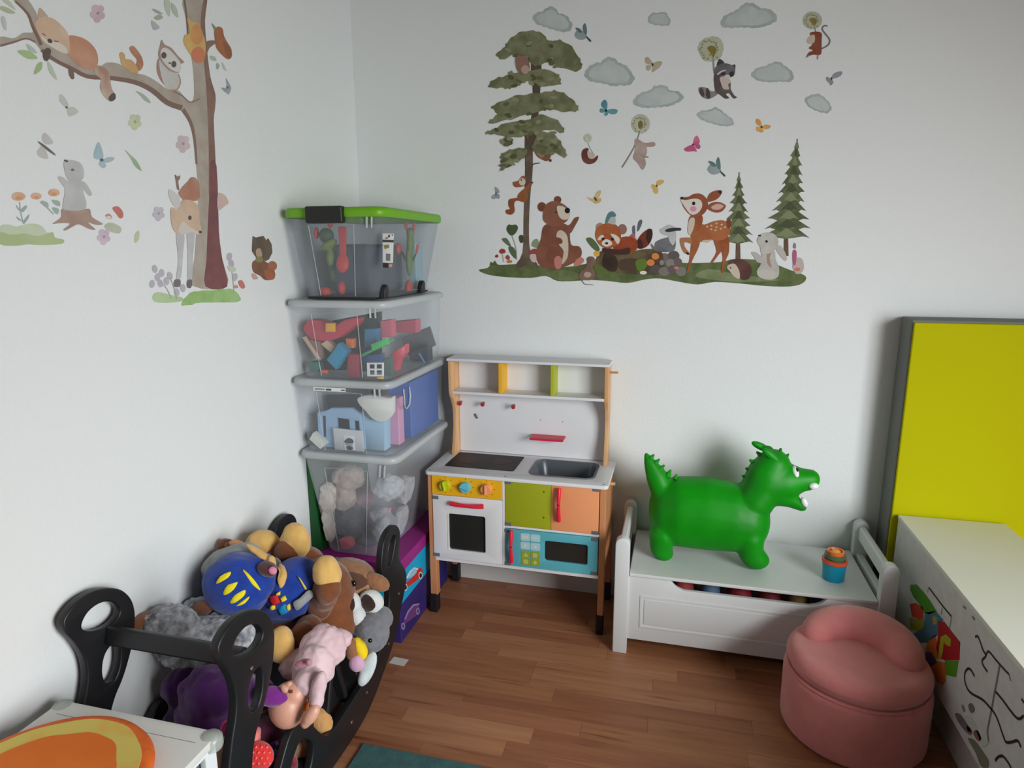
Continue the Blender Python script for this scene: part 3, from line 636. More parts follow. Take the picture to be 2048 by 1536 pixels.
blob('body', [e7(1570, 520, 2.205, 44, 150), e7(1560, 720, 2.205, 42, 200), e7(1570, 400, 2.205, 50, 70)], LG, f3, vox=.004, it=3)
for a in ((1425, 585, 42, 70), (1665, 590, 28, 70), (1550, 1060, 48, 100), (1520, 310, 20, 60), (1612, 320, 18, 55)): blob('foot', [e7(a[0], a[1], 2.205, a[2], a[3])], RD, f3, vox=.003, it=2)
for a, b in (((1460, 620), (1530, 740)), ((1650, 640), (1600, 730))): tube('arm', [on_y(560+a[0]/6.0235, 400+a[1]/6.0235, 2.205), on_y(560+b[0]/6.0235, 400+b[1]/6.0235, 2.205)], .005, DG, f3, n=8)
tag(box('cloth_or_dark_fill', -1.14, -1.0, 2.02, 2.30, 1.21, 1.375, mat('slate_dark_fill', (70, 80, 96), rough=.9), bevel=.02, seg=3), 'slate grey box added to darken the middle of the top bin', 'cloth')  # dark box added to give the inside of the bin its darkness
tag(box('clear_case', -.968, -.94, 2.275, 2.345, 1.215, 1.385, mat('pale_aqua', (160, 196, 200), rough=.5), bevel=.004), 'pale aqua case at the right rear of the top bin', 'case')

# --- bricks and blocks in the second bin
k6 = lambda l: [(540+a/3.84, 560+b/3.84) for a, b in l]
BG = 'toys in the second bin'
def slab(name, label, cat, pts, Y, th, c, grp=BG, smooth=False, holes=(), c2=None, rough=.45):
    o = front_poly(name, k6(pts), Y, mat('%s_%d_%d_%d' % (name, *c), c, c2, rough=rough), None, th, smooth, [k6(q) for q in holes], bevel=min(.004, th*.25))
    return tag(o, label, cat, grp)
slab('toy_arch', 'curved pink-red plastic arch in the second bin', 'toy', [(288, 380), (300, 330), (340, 298), (430, 312), (520, 345), (600, 300), (690, 285), (695, 325), (620, 390), (540, 445), (450, 462), (350, 448)], 1.96, .05, (196, 52, 76), smooth=True)
slab('toy_brick', 'small yellow brick on the pink arch in the second bin', 'toy brick', [(432, 330), (500, 330), (500, 398), (432, 398)], 1.925, .014, (232, 172, 40))
slab('toy_roof', 'brown ribbed toy roof piece at the left of the second bin', 'toy', [(300, 452), (390, 470), (425, 600), (375, 615)], 1.94, .02, (140, 108, 98))
slab('toy_stick', 'pale wooden stick leaning at the left of the second bin', 'toy', [(250, 438), (275, 432), (395, 610), (330, 612), (360, 600)], 1.93, .012, (204, 172, 154))
slab('toy_block', 'short beige wooden block beside the blue brick in the second bin', 'toy block', [(402, 488), (446, 460), (520, 508), (482, 555)], 1.945, .03, (206, 176, 150))
slab('toy_brick', 'large bright blue brick lying askew in the second bin', 'toy brick', [(452, 608), (545, 480), (614, 545), (522, 682)], 1.925, .034, (14, 138, 178))
slab('toy_brick', 'orange brick half hidden behind the front rib of the second bin', 'toy brick', [(595, 445), (650, 450), (650, 520), (600, 520)], 1.96, .03, (226, 120, 60))
slab('toy_block', 'upright crimson block low in the middle of the second bin', 'toy block', [(610, 560), (690, 570), (690, 745), (605, 740)], 1.94, .03, (156, 44, 66))
slab('toy_brick', 'tall steel blue brick behind the green one in the second bin', 'toy brick', [(745, 370), (835, 370), (830, 500), (740, 520)], 1.99, .04, (46, 124, 166))
slab('toy_brick', 'bright green brick on the green bar in the second bin', 'toy brick', [(785, 490), (900, 445), (912, 492), (800, 545)], 1.93, .03, (52, 186, 92))
slab('toy_bar', 'long green bar slanting across the second bin', 'toy', [(700, 570), (1080, 455), (1082, 472), (705, 595)], 1.952, .01, (50, 160, 90))
slab('toy_block', 'dark blue block low at the right of the second bin', 'toy block', [(715, 580), (870, 560), (870, 630), (720, 640)], 1.975, .03, (32, 78, 130))
slab('toy_block', 'tall salmon red block near the right wall of the second bin', 'toy block', [(945, 560), (1062, 490), (1062, 560), (1010, 610), (990, 690), (935, 680)], 2.06, .04, (216, 74, 92))
slab('toy_block', 'pink-red block high at the right rear of the second bin', 'toy block', [(900, 320), (1140, 300), (1140, 400), (900, 400)], 2.2, .05, (200, 90, 110))
slab('toy_plate', 'wide grey building plate leaning at the right of the second bin', 'toy', [(1020, 440), (1230, 355), (1275, 500), (1110, 600), (1030, 560)], 2.35, .012, (112, 112, 116))
slab('toy_block', 'rose pink block high beside the steel blue brick in the second bin', 'toy block', [(862, 310), (950, 300), (955, 430), (868, 440)], 2.03, .04, (206, 92, 112))
slab('toy_block', 'dark slate block low at the far right of the second bin', 'toy block', [(1080, 560), (1230, 490), (1235, 640), (1100, 700)], 2.29, .05, (66, 70, 84))
slab('toy_stick', 'thin blue stick at the far right of the second bin', 'toy', [(1138, 566), (1150, 560), (1200, 630), (1188, 638)], 2.22, .008, (70, 140, 190))
slab('toy_block', 'dull green block under the salmon red one in the second bin', 'toy block', [(880, 600), (940, 590), (945, 740), (885, 750)], 1.985, .03, (64, 96, 84))
slab('building_plate', 'dark green building base behind the bricks of the second bin', 'toy', [(200, 330), (860, 240), (860, 740), (250, 740)], 2.03, .01, (34, 72, 62), c2=(40, 60, 60))
slab('toy_brick', 'muted green brick low at the left of the second bin', 'toy brick', [(320, 625), (400, 625), (400, 700), (325, 700)], 1.95, .03, (60, 110, 96))
slab('toy_brick', 'small orange-red brick at the bottom left of the second bin', 'toy brick', [(395, 688), (445, 690), (442, 716), (398, 716)], 1.93, .014, (226, 92, 60))
slab('toy_window', 'white four-pane toy window against the front of the second bin', 'toy', [(745, 634), (874, 634), (874, 740), (748, 740)], 1.916, .006, (228, 228, 230), holes=[[(764, 648), (804, 648), (804, 680), (764, 680)], [(818, 648), (860, 648), (860, 680), (818, 680)], [(766, 694), (804, 694), (804, 726), (766, 726)], [(818, 694), (860, 694), (860, 726), (818, 726)]])
slab('toy_brick', 'small yellow brick under the white toy window in the second bin', 'toy brick', [(824, 744), (868, 742), (874, 778), (830, 778)], 1.916, .01, (238, 186, 40))

# --- third bin
BG3 = 'things in the third bin'
slab('toy_house', 'pale blue toy house frame with open windows in the third bin', 'toy house', [(372, 1012), (440, 1000), (480, 978), (640, 980), (705, 1030), (735, 1295), (385, 1280)], 1.95, .02, (146, 178, 210), BG3, holes=[[(405, 1040), (435, 1040), (440, 1200), (412, 1200)], [(515, 1052), (615, 1068), (622, 1150), (520, 1140)], [(648, 1075), (690, 1080), (696, 1155), (652, 1152)]])
slab('dark_backing', 'dark slate board behind the toy house in the third bin', 'board', [(440, 880), (690, 880), (735, 1300), (420, 1290)], 2.06, .01, (52, 58, 72), BG3)
cardo = thing('picture_card', 'white card with a small grey face drawing in the third bin', 'card', tuple(on_y(698, 880, 1.93)), BG3)
front_poly('card', k6([(485, 1135), (710, 1160), (726, 1325), (500, 1310)]), 1.925, mat('card_grey', (206, 206, 212), rough=.6), cardo, .003)
front_poly('inner_card', k6([(562, 1188), (648, 1195), (656, 1306), (575, 1302)]), 1.9225, mat('card_white', (220, 220, 224), rough=.6), cardo, .001)
for nm, c, l in (('cap_drawing', (60, 60, 66), [(572, 1235), (600, 1214), (634, 1225), (638, 1252), (575, 1248)]), ('face_drawing', (150, 150, 156), [(580, 1248), (632, 1252), (630, 1272), (584, 1270)]), ('collar_drawing', (84, 84, 90), [(588, 1275), (632, 1278), (634, 1306), (592, 1302)]), ('badge_drawing', (150, 150, 156), [(602, 1282), (620, 1284), (622, 1300), (604, 1298)])):
    front_poly(nm, k6(l), 1.9215, mat('draw_%d' % c[0], c, rough=.6), cardo, .0006, True)
slab('toy_block', 'small cream block tilted at the left of the third bin', 'toy block', [(345, 1165), (445, 1252), (402, 1292), (315, 1215)], 1.93, .03, (226, 222, 212), BG3)
slab('cloth_or_dark_fill', 'pale blue folded cloth upright in the third bin', 'cloth', [(722, 1000), (790, 1060), (905, 1070), (908, 1325), (745, 1345)], 1.975, .05, (156, 190, 214), BG3, rough=.8)
slab('white_cloth', 'crumpled white cloth hanging over the pale blue one in the third bin', 'cloth', [(680, 905), (770, 880), (905, 900), (985, 895), (978, 960), (940, 1040), (880, 1085), (800, 1065), (740, 1000), (700, 960)], 1.93, .02, (216, 216, 210), BG3, True, rough=.85)
tag(box('folder', -.985, -.908, 2.005, 2.05, .70, .865, mat('folder_pink', (214, 150, 188), rough=.5), bevel=.004), 'pink folder standing in the third bin', 'folder', BG3)
tag(box('folder', -.99, -.898, 2.09, 2.36, .70, .905, mat('folder_blue', (52, 96, 176), rough=.5), bevel=.006), 'blue folder along the right wall of the third bin', 'folder', BG3)
lb3 = front_poly('label_strip', k6([(330, 820), (580, 832), (580, 860), (335, 850)]), 1.874, mat('label_white', (226, 226, 226)), b3[0], .0008)
for l in ([(345, 832), (420, 836), (420, 842), (345, 840)], [(430, 834), (470, 836), (470, 850), (430, 848)], [(545, 842), (575, 843), (575, 852), (545, 851)]): front_poly('label_print', k6(l), 1.8732, mat('label_dark', (70, 70, 74)), lb3, .0004)
p = on_y(812, 790, 1.9)
tube('handle_loop', [(-.880, 1.99, .90), (-.876, 1.985, .86), (-.878, 1.99, .838), (-.880, 2.01, .83), (-.878, 2.03, .84), (-.876, 2.035, .87), (-.880, 2.035, .90)], .003, MILK, b3[0], n=8)

# --- soft toys in the lowest bin
e3 = lambda a, b, Y, rx, ry, an=0, rd=None: EL(560+a/3.491, 860+b/3.491, Y, rx/3.491, ry/3.491, an, None if rd is None else rd/3.491)
BG4 = 'soft toys in the lowest bin'
for nm, lb, c, c2, l in (('cream', 'cream soft toy with a long drooping limb at the left of the lowest bin', (222, 208, 196), (204, 186, 172), [(335, 470, 1.99, 70, 110), (330, 640, 1.985, 42, 150, 12)]), ('beige', 'beige soft toy high in the middle of the lowest bin', (196, 178, 164), (172, 150, 140), [(480, 330, 2.03, 110, 95), (450, 470, 2.02, 80, 90)]),
        ('mauve', 'mauve soft toy behind the front rib of the lowest bin', (168, 130, 142), (150, 116, 130), [(575, 470, 2.12, 80, 90)]), ('charcoal', 'charcoal soft toy deep in the lowest bin', (72, 72, 80), (92, 92, 100), [(500, 640, 2.06, 110, 130), (620, 760, 2.06, 90, 100)]),
        ('rose', 'rose pink plush ball at the bottom of the lowest bin', (214, 80, 100), None, [(465, 790, 1.965, 50, 46)]), ('pale_grey', 'pale grey fluffy soft toy at the right of the lowest bin', (196, 198, 202), (170, 172, 178), [(760, 400, 2.02, 110, 90), (890, 420, 2.12, 90, 100), (860, 640, 2.12, 70, 120)]),
        ('grey', 'mid grey soft toy at the lower right of the lowest bin', (128, 130, 138), (150, 152, 158), [(760, 700, 2.0, 100, 110), (700, 590, 2.02, 70, 50)]), ('bow', 'small pink bow in front of the grey soft toys in the lowest bin', (232, 110, 136), None, [(785, 562, 1.955, 36, 22)])):
    els = [e3(*q) for q in l]
    q = tag(blob('soft_toy' if nm not in ('bow',) else 'toy_bow', els, mat('bin_plush_'+nm, c, c2, scale=30, rough=.95, sheen=.3), None, vox=.006, it=2, fuzz=.009, fscale=38), lb, 'plush toy' if nm != 'bow' else 'bow', BG4)
    for v in q.data.vertices:                       # pressed against the walls of the bin
        f = (v.co.z-.306)/.36
        v.co.x = min(max(v.co.x, -1.214-.03*(f-1)*-1+.04*(1-f)), -.887-.085*(1-f)); v.co.y = max(v.co.y, 1.905+.05*(1-f)); v.co.z = min(max(v.co.z, .314), .655)
# dark green board squeezed between bin and wall
bm = bmesh.new(); v = bx(bm, -1.238, -1.197, 1.95, 2.36, .304, .655)
for q in v:
    if q.co.z > .5 and q.co.x > -1.23: q.co.x = -1.229
tag(obj('green_board', bm, mat('board_green', (8, 84, 30), rough=.5), bevel=.002), 'dark green board squeezed between the lowest bin and the left wall', 'board')

# everything stays inside its bin: points that would touch the plastic are pressed back to it
def keep_inside(objs, x0, x1, y0, y1, z0, z1, tx0, tx1, ty, rim=.024, gap=.0035):
    zt = z1-rim
    for o in objs:
        for v in o.data.vertices:
            v.co.z = min(max(v.co.z, z0+gap), zt-gap); f = (v.co.z-z0)/(zt-z0)
            a, b = x0+.010+tx0*(1-f)+gap, x1-.010-tx1*(1-f)-gap; c = y0+.010+ty*(1-f)+gap
            v.co.x = min(max(v.co.x, a), b); v.co.y = min(max(v.co.y, c), y1-.035)
def meshes_of(names=(), group=None):
    out = []
    for o in bpy.data.objects:
        r = o
        while r.parent: r = r.parent
        if o.type == 'MESH' and ((group and r.get('group') == group) or r in names): out.append(o)
    return out
keep_inside(meshes_of(group=BG), -1.235, -.876, 1.870, 2.415, .945, 1.20, .028, .006, .014)
keep_inside(meshes_of(group=BG3), -1.235, -.873, 1.872, 2.415, .691, .944, .022, .008, .014)
keep_inside(meshes_of(group=BG4), -1.232, -.869, 1.885, 2.415, .306, .69, .045, .085, .05)
keep_inside(meshes_of((f1, f2, f3)), -1.222, -.872, 1.868, 2.40, 1.2085, 1.484, .03, .05, .04, .026)
# ------------------------------------------------------------------ black rocker
RB = mat('rocker_black', (24, 24, 27), rough=.45, bump=.05, bscale=200); STL = mat('screw_steel', (190, 190, 194), rough=.25, metal=.9)
RK = thing('rocker', 'black wooden rocking boat with ring-shaped handles, loaded with soft toys', 'rocker', (-1.03, 1.4, 0))
ro = [(1.02, .629), (.99, .621), (.968, .602), (.970, .575), (.986, .543), (1.001, .501), (1.004, .457), (.995, .42), (.982, .388), (.966, .34), (.952, .28), (.952, .22), (.975, .15), (1.04, .09), (1.14, .043), (1.25, .017), (1.37, .009), (1.47, .011), (1.541, .021), (1.606, .046), (1.665, .080), (1.715, .112), (1.765, .155), (1.808, .22), (1.845, .27), (1.856, .307), (1.835, .345), (1.806, .385), (1.806, .41), (1.816, .44), (1.817, .475), (1.80, .50), (1.775, .512), (1.738, .510), (1.705, .494), (1.686, .462), (1.678, .42), (1.685, .38), (1.712, .345), (1.722, .30), (1.705, .24), (1.66, .175), (1.60, .142), (1.535, .130), (1.47, .122), (1.40, .115), (1.35, .112), (1.328, .118), (1.295, .155), (1.261, .205), (1.23, .243), (1.196, .254), (1.16, .238), (1.11, .18), (1.07, .165), (1.04, .19), (1.031, .26), (1.045, .322), (1.064, .358), (1.086, .383), (1.105, .411), (1.125, .449), (1.138, .488), (1.144, .525), (1.138, .56), (1.118, .592), (1.09, .613), (1.055, .627)]
hl = [[(1.008, .572), (1.026, .590), (1.056, .594), (1.085, .582), (1.104, .556), (1.098, .538), (1.07, .531), (1.036, .540), (1.012, .556)],
      [(1.060, .478), (1.083, .483), (1.092, .462), (1.086, .424), (1.068, .398), (1.047, .402), (1.040, .43), (1.046, .460)],
      [(1.714, .412), (1.735, .395), (1.755, .41), (1.778, .45), (1.780, .475), (1.762, .482), (1.74, .47), (1.720, .44)],
      [(1.26, .146), (1.228, .190), (1.195, .195), (1.165, .165), (1.15, .125), (1.18, .095), (1.235, .09)]]
RO = smooth_loop(ro, 3); HO = [smooth_loop(q, 3) for q in hl]
for X in (-.843, -1.214):
    plate('side_panel', RO, HO, lambda u, v, w: Vector((X+w, u, v)), .021, RB, RK, bevel=.004)
hump = smooth_loop([(1.33, .09), (1.36, .20), (1.388, .275), (1.42, .308), (1.45, .288), (1.478, .235), (1.515, .15), (1.545, .09)], 3)
plate('seat_cheek', hump, [], lambda u, v, w: Vector((-.889+w, u, v)), .016, RB, RK, bevel=.003); plate('seat_cheek', hump, [], lambda u, v, w: Vector((-1.17+w, u, v)), .016, RB, RK, bevel=.003)
def bar(name, y, z, hy, hz, tilt=0):
    M = Matrix.Translation((0, y, z)) @ Matrix.Rotation(math.radians(tilt), 4, 'X')
    return box(name, -1.204, -.853, -hy, hy, -hz, hz, RB, RK, bevel=.006, M=M)
bar('handle_bar', 1.066, .512, .010, .021, -18); bar('handle_bar', 1.785, .302, .010, .021, 22)
bar('seat_board', 1.25, .085, .11, .008, -14); bar('seat_board', 1.58, .125, .10, .008, 16); bar('backrest', 1.445, .205, .009, .085, 18); bar('backrest', 1.39, .20, .009, .08, -16)
for y, z in ((1.058, .497), (1.79, .272), (1.70, .15), (1.49, .19), (1.45, .065), (1.545, .09)):
    cyl('screw', (-.8335, y, z), (-.8315, y, z), .0045, STL, RK, n=14, bevel=.0005)

# ------------------------------------------------------------------ soft toys heaped in the rocker
def fur(name, c, c2, scale=40, bump=.4): return mat(name, c, c2, scale=scale, rough=.98, sheen=.35, bump=bump, bscale=300, lo=.3, hi=.7)
BR = fur('plush_brown', (128, 72, 36), (112, 60, 28)); TN = fur('plush_tan', (228, 184, 108), (218, 170, 94)); BL = fur('plush_blue', (16, 62, 162), (10, 50, 140)); GR = fur('plush_silver', (158, 160, 160), (138, 140, 142))
YL_ = mat('felt_yellow', (240, 222, 30), rough=.9)
# the big hooded dog
D = thing('plush_dog', 'big brown plush dog in a blue hood and vest, topmost in the rocker', 'plush toy', tuple(on_y(580, 1200, 1.5)))
hood = [EL(478, 1168, 1.375, 69, 64, -10, 66)]
blob('hood', hood+[EL(520, 1150, 1.40, 34, 48, 10, 44)], BL, D, vox=.006, it=4, fuzz=.004, fscale=20)
blob('hood_crest', [EL(462, 1122, 1.43, 62, 30, 22, 40), EL(430, 1150, 1.44, 30, 40, 0, 30)], GR, D, vox=.006, it=4, fuzz=.004, fscale=20)
for l in ([(432, 1168), (440, 1152), (461, 1143), (456, 1155)], [(445, 1188), (455, 1170), (477, 1162), (470, 1178), (452, 1190)], [(460, 1206), (470, 1190), (490, 1180), (488, 1192), (470, 1206)], [(473, 1213), (480, 1206), (499, 1193), (492, 1205)], [(486, 1139), (496, 1146), (512, 1164), (522, 1181), (508, 1172), (495, 1156)]):
    patch('stripe', hood, l, YL_, D, lift=.0035)
blob('ear', [EL(453, 1090, 1.47, 18, 14, 0, 12), EL(475, 1094, 1.46, 26, 12, -12, 12)], BR, D, vox=.004, it=3, fuzz=.004, fscale=20)
blob('ear_lining', [EL(478, 1090, 1.452, 22, 9, -16, 8)], fur('plush_apricot', (216, 150, 96), (206, 140, 88)), D, vox=.004, it=3, fuzz=.004, fscale=20)
blob('neck_fur', [EL(548, 1148, 1.435, 17, 34, 8, 34)], fur('plush_umber', (58, 34, 36), (48, 28, 30)), D, vox=.005, it=3)
blob('hood_rim', [EL(520, 1108, 1.40, 34, 7, -36, 10), EL(545, 1128, 1.395, 7, 16, 15, 10)], TN, D, vox=.003, it=2, fuzz=.004, fscale=20)
blob('muzzle', [EL(535, 1138, 1.375, 20, 14, -25, 22)], fur('plush_plum', (84, 40, 52), (70, 32, 42)), D, vox=.004, it=2, fuzz=.004, fscale=20)
blob('tongue', [EL(546, 1141, 1.36, 7, 6, -40, 6)], fur('felt_pink', (236, 140, 170), (226, 130, 160)), D, vox=.003, it=2, fuzz=.004, fscale=20)
vest = [EL(583, 1180, 1.46, 52, 68, -25, 58)]
blob('vest', vest+[EL(560, 1205, 1.45, 40, 44, -20, 48), EL(596, 1158, 1.47, 38, 42, -30, 48)], BL, D, vox=.006, it=4, fuzz=.004, fscale=20)
patch('vest_hem', vest+[EL(600, 1185, 1.46, 50, 55, -25, 58)], [(586, 1206), (600, 1196), (618, 1180), (629, 1190), (612, 1208), (594, 1222)], GR, D, lift=.006)
patch('collar_trim', vest, [(546, 1114), (560, 1120), (571, 1138), (573, 1158), (563, 1176), (557, 1172), (564, 1152), (557, 1130)], TN, D, lift=.009)
for c, l in (((206, 30, 40), [(537, 1196), (552, 1188), (562, 1203), (548, 1213)]), ((20, 140, 190), [(555, 1218), (570, 1208), (580, 1222), (562, 1232)]), ((236, 210, 40), [(560, 1196), (570, 1191), (574, 1200), (565, 1205)]), ((236, 210, 40), [(541, 1211), (549, 1208), (550, 1219), (543, 1219)]), ((236, 210, 40), [(572, 1212), (580, 1208), (582, 1218), (575, 1220)]), ((236, 210, 40), [(553, 1186), (561, 1182), (560, 1190), (554, 1192)]), ((226, 200, 90), [(594, 1150), (600, 1156), (615, 1180), (610, 1180)])):
    patch('vest_patch', vest+[EL(560, 1200, 1.45, 45, 50, -20, 52), EL(600, 1160, 1.47, 40, 45, -30, 50)]+hood, l, mat('patch_%d_%d' % (c[0], c[1]), c, rough=.85), D, lift=.0065, smooth=False)
blob('body', [EL(640, 1195, 1.54, 70, 82, 0, 66), EL(620, 1250, 1.50, 70, 50, 10, 60), EL(660, 1240, 1.53, 58, 58, 0, 55), EL(560, 1265, 1.42, 48, 30, 20, 40)], BR, D, vox=.008, it=5, fuzz=.004, fscale=20)
blob('leg', [EL(570, 1115, 1.56, 30, 36, 10, 30), EL(552, 1112, 1.55, 26, 26, 0, 26), EL(612, 1130, 1.58, 40, 38, 0, 36)], BR, D, vox=.006, it=4, fuzz=.004, fscale=20)
blob('foot', [EL(526, 1090, 1.55, 34, 31, 0, 28)], TN, D, vox=.005, it=2, fuzz=.004, fscale=20); blob('foot', [EL(591, 1082, 1.555, 31, 38, 0, 24)], TN, D, vox=.005, it=2, fuzz=.004, fscale=20)
blob('leg', [EL(574, 1104, 1.53, 25, 26, 15, 20)], BR, D, vox=.005, it=3)
blob('leg', [EL(656, 1178, 1.43, 24, 30, -8, 22), EL(652, 1182, 1.46, 27, 40, -8, 28), EL(640, 1205, 1.47, 28, 36, 0, 28)], BR, D, vox=.006, it=4, fuzz=.004, fscale=20); blob('foot', [EL(654, 1145, 1.445, 29, 35, 12, 28)], TN, D, vox=.005, it=2, fuzz=.004, fscale=20)
blob('leg', [EL(600, 1290, 1.36, 30, 46, -14, 30), EL(618, 1265, 1.40, 30, 34, 0, 30)], BR, D, vox=.006, it=4, fuzz=.004, fscale=20); blob('foot', [EL(562, 1288, 1.30, 27, 36, 0, 28)], TN, D, vox=.005, it=2, fuzz=.004, fscale=20)
# grey shaggy toy
G = thing('plush_donkey', 'shaggy grey plush animal with brown muzzle lying behind the handle bar', 'plush toy', tuple(on_y(390, 1260, 1.25)))
SH = fur('plush_shaggy', (212, 213, 220), (104, 104, 112), 46, .9)
blob('body', [EL(342, 1256, 1.21, 58, 46, -8, 46), EL(430, 1276, 1.27, 86, 42, -6, 50), EL(372, 1318, 1.22, 62, 20, -14, 30), EL(485, 1280, 1.28, 46, 46, 0, 44), EL(398, 1216, 1.33, 30, 22, 0, 24)], SH, G, vox=.005, it=3, fuzz=.007, fscale=75)
blob('muzzle', [EL(288, 1250, 1.19, 30, 26, 12, 30), EL(308, 1243, 1.20, 26, 24, 0, 26)], fur('plush_muzzle', (146, 92, 60), (134, 82, 54)), G, vox=.005, it=4)
blob('hoof', [EL(408, 1214, 1.31, 27, 15, 18, 18)], fur('plush_hoof', (128, 76, 48), (112, 64, 40)), G, vox=.004, it=3)
# brown bear-like head by the far handle
C2 = fur('plush_caramel', (160, 112, 76), (140, 94, 62), 60)
H = thing('plush_moose', 'caramel plush animal with a dark eye patch beside the far rocker handle', 'plush toy', tuple(on_y(700, 1160, 1.68)))
hd = [EL(695, 1160, 1.66, 62, 44, -8, 50)]
blob('head', hd+[EL(668, 1150, 1.69, 40, 34, 0, 40), EL(712, 1185, 1.64, 26, 24, 0, 26), EL(690, 1210, 1.68, 60, 40, 0, 40)], C2, H, vox=.006, it=4, fuzz=.002, fscale=120)
blob('ear', [EL(752, 1164, 1.655, 30, 17, -24, 14)], C2, H, vox=.005, it=3, fuzz=.002, fscale=120)
patch('eye_patch', hd, [(672, 1168), (676, 1148), (700, 1142), (728, 1150), (738, 1168), (728, 1180), (705, 1188), (684, 1186)], fur('plush_cocoa', (92, 60, 42), (80, 50, 36)), H, lift=.006)
ball('eye', EL(706, 1167, 1.573, 7, 6.5, 0, 5), mat('eye_black', (14, 12, 12), rough=.15), H)
patch('muzzle', hd+[EL(712, 1185, 1.64, 26, 24, 0, 26)], [(700, 1184), (735, 1168), (740, 1182), (722, 1204), (704, 1204)], fur('plush_sand', (188, 140, 100), (172, 124, 86)), H, lift=.006)
# small grey toy with dark-soled feet
S = thing('plush_mouse', 'small grey plush animal with dark brown paw soles lying upside down', 'plush toy', tuple(on_y(735, 1260, 1.6)))
GY = fur('plush_grey', (128, 128, 134), (112, 112, 118), 50); WHT = fur('plush_white', (222, 222, 220), (208, 210, 210)); CO = fur('plush_sole', (52, 30, 26), (44, 24, 20))
blob('body', [EL(742, 1266, 1.555, 37, 39, 0, 36), EL(712, 1258, 1.57, 34, 34, 0, 32), EL(769, 1234, 1.60, 17, 22, 20, 18), EL(742, 1236, 1.60, 28, 20, 0, 24), EL(695, 1266, 1.53, 17, 24, -25, 18)], GY, S, vox=.005, it=4, fuzz=.002, fscale=140)
f1_ = [EL(696, 1216, 1.555, 26, 34, -18, 22)]; f2_ = [EL(742, 1204, 1.60, 27, 24, -30, 20)]
blob('foot', f1_+[EL(714, 1232, 1.55, 18, 24, 25, 18)], WHT, S, vox=.005, it=3); blob('foot', f2_, WHT, S, vox=.005, it=3)
patch('paw_sole', f1_, [(681, 1205), (694, 1186), (706, 1192), (711, 1212), (704, 1232), (692, 1238), (682, 1226)], CO, S, lift=.004); patch('paw_sole', f2_, [(720, 1212), (722, 1196), (732, 1187), (745, 1196), (752, 1212), (742, 1224), (728, 1224)], CO, S, lift=.004)
ball('eye', EL(740, 1281, 1.478, 4.5, 4.5, 0, 4), mat('eye_black', (14, 12, 12), rough=.15), S)
# small toy with yellow band
T_ = thing('plush_bee', 'small toy with brown top, yellow and pink bands and a white wing', 'plush toy', tuple(on_y(720, 1310, 1.5)))
blob('top', [EL(705, 1300, 1.475, 15, 26, 8, 14)], fur('plush_nut', (156, 104, 72), (138, 90, 60)), T_, vox=.004, it=3); blob('yellow_band', [EL(721, 1297, 1.487, 12, 25, 28, 15)], mat('felt_yellow2', (244, 206, 20), rough=.9), T_, vox=.004, it=2)
blob('pink_band', [EL(713, 1326, 1.465, 16, 18, 20, 13)], fur('plush_lilac', (216, 168, 196), (206, 158, 186)), T_, vox=.004, it=2); blob('wing', [EL(735, 1338, 1.475, 15, 38, -22, 9), EL(726, 1355, 1.463, 10, 18, -20, 8)], fur('plush_offwhite', (216, 222, 222), (204, 212, 212)), T_, vox=.004, it=3)
# baby doll
DL = thing('baby_doll', 'bald baby doll in a pale pink shirt lying head down over the rocker', 'doll', tuple(on_y(620, 1360, 1.27)))
SKN = mat('doll_skin', (222, 166, 142), (214, 156, 134), scale=12, rough=.4); SHT = mat('doll_shirt', (226, 196, 200), (214, 180, 186), scale=18, rough=.9, bump=.3, bscale=70)
hd = [EL(577, 1410, 1.195, 38, 45, 0, 41), EL(590, 1386, 1.20, 27, 26, 0, 28)]
blob('head', hd, SKN, DL, vox=.004, it=3)
blob('shirt', [EL(646, 1296, 1.32, 46, 44, 20, 40), EL(628, 1336, 1.27, 40, 50, -16, 36), EL(678, 1280, 1.36, 26, 24, 0, 24), EL(618, 1366, 1.22, 30, 30, 0, 28), EL(590, 1330, 1.30, 30, 30, 0, 30)], SHT, DL, vox=.005, it=3, fuzz=.006, fscale=32)
blob('sleeve', [EL(636, 1378, 1.20, 16, 38, -14, 18), EL(634, 1402, 1.185, 14, 18, -16, 15)], SHT, DL, vox=.005, it=3, fuzz=.002, fscale=40)
blob('arm', [EL(622, 1430, 1.165, 14, 26, -34, 14), EL(612, 1444, 1.16, 11, 14, -30, 11)], SKN, DL, vox=.004, it=3)
blob('ear', [EL(569, 1377, 1.165, 8, 10, 20, 6), EL(578, 1368, 1.17, 7, 6, 30, 6)], SKN, DL, vox=.003, it=2)
patch('ear_hollow', hd, [(577, 1382), (584, 1379), (586, 1385), (579, 1387)], mat('doll_hollow', (120, 60, 44), rough=.5), DL, lift=.003)
patch('collar_tab', hd, [(609, 1408), (616, 1402), (615, 1418), (608, 1424)], mat('doll_orange', (240, 118, 46), rough=.6), DL, lift=.004)
blob('bow', [EL(606, 1326, 1.212, 17, 8, 18, 8), EL(618, 1325, 1.20, 7, 8, 0, 6)], mat('doll_bow', (196, 132, 146), rough=.9), DL, vox=.003, it=2)
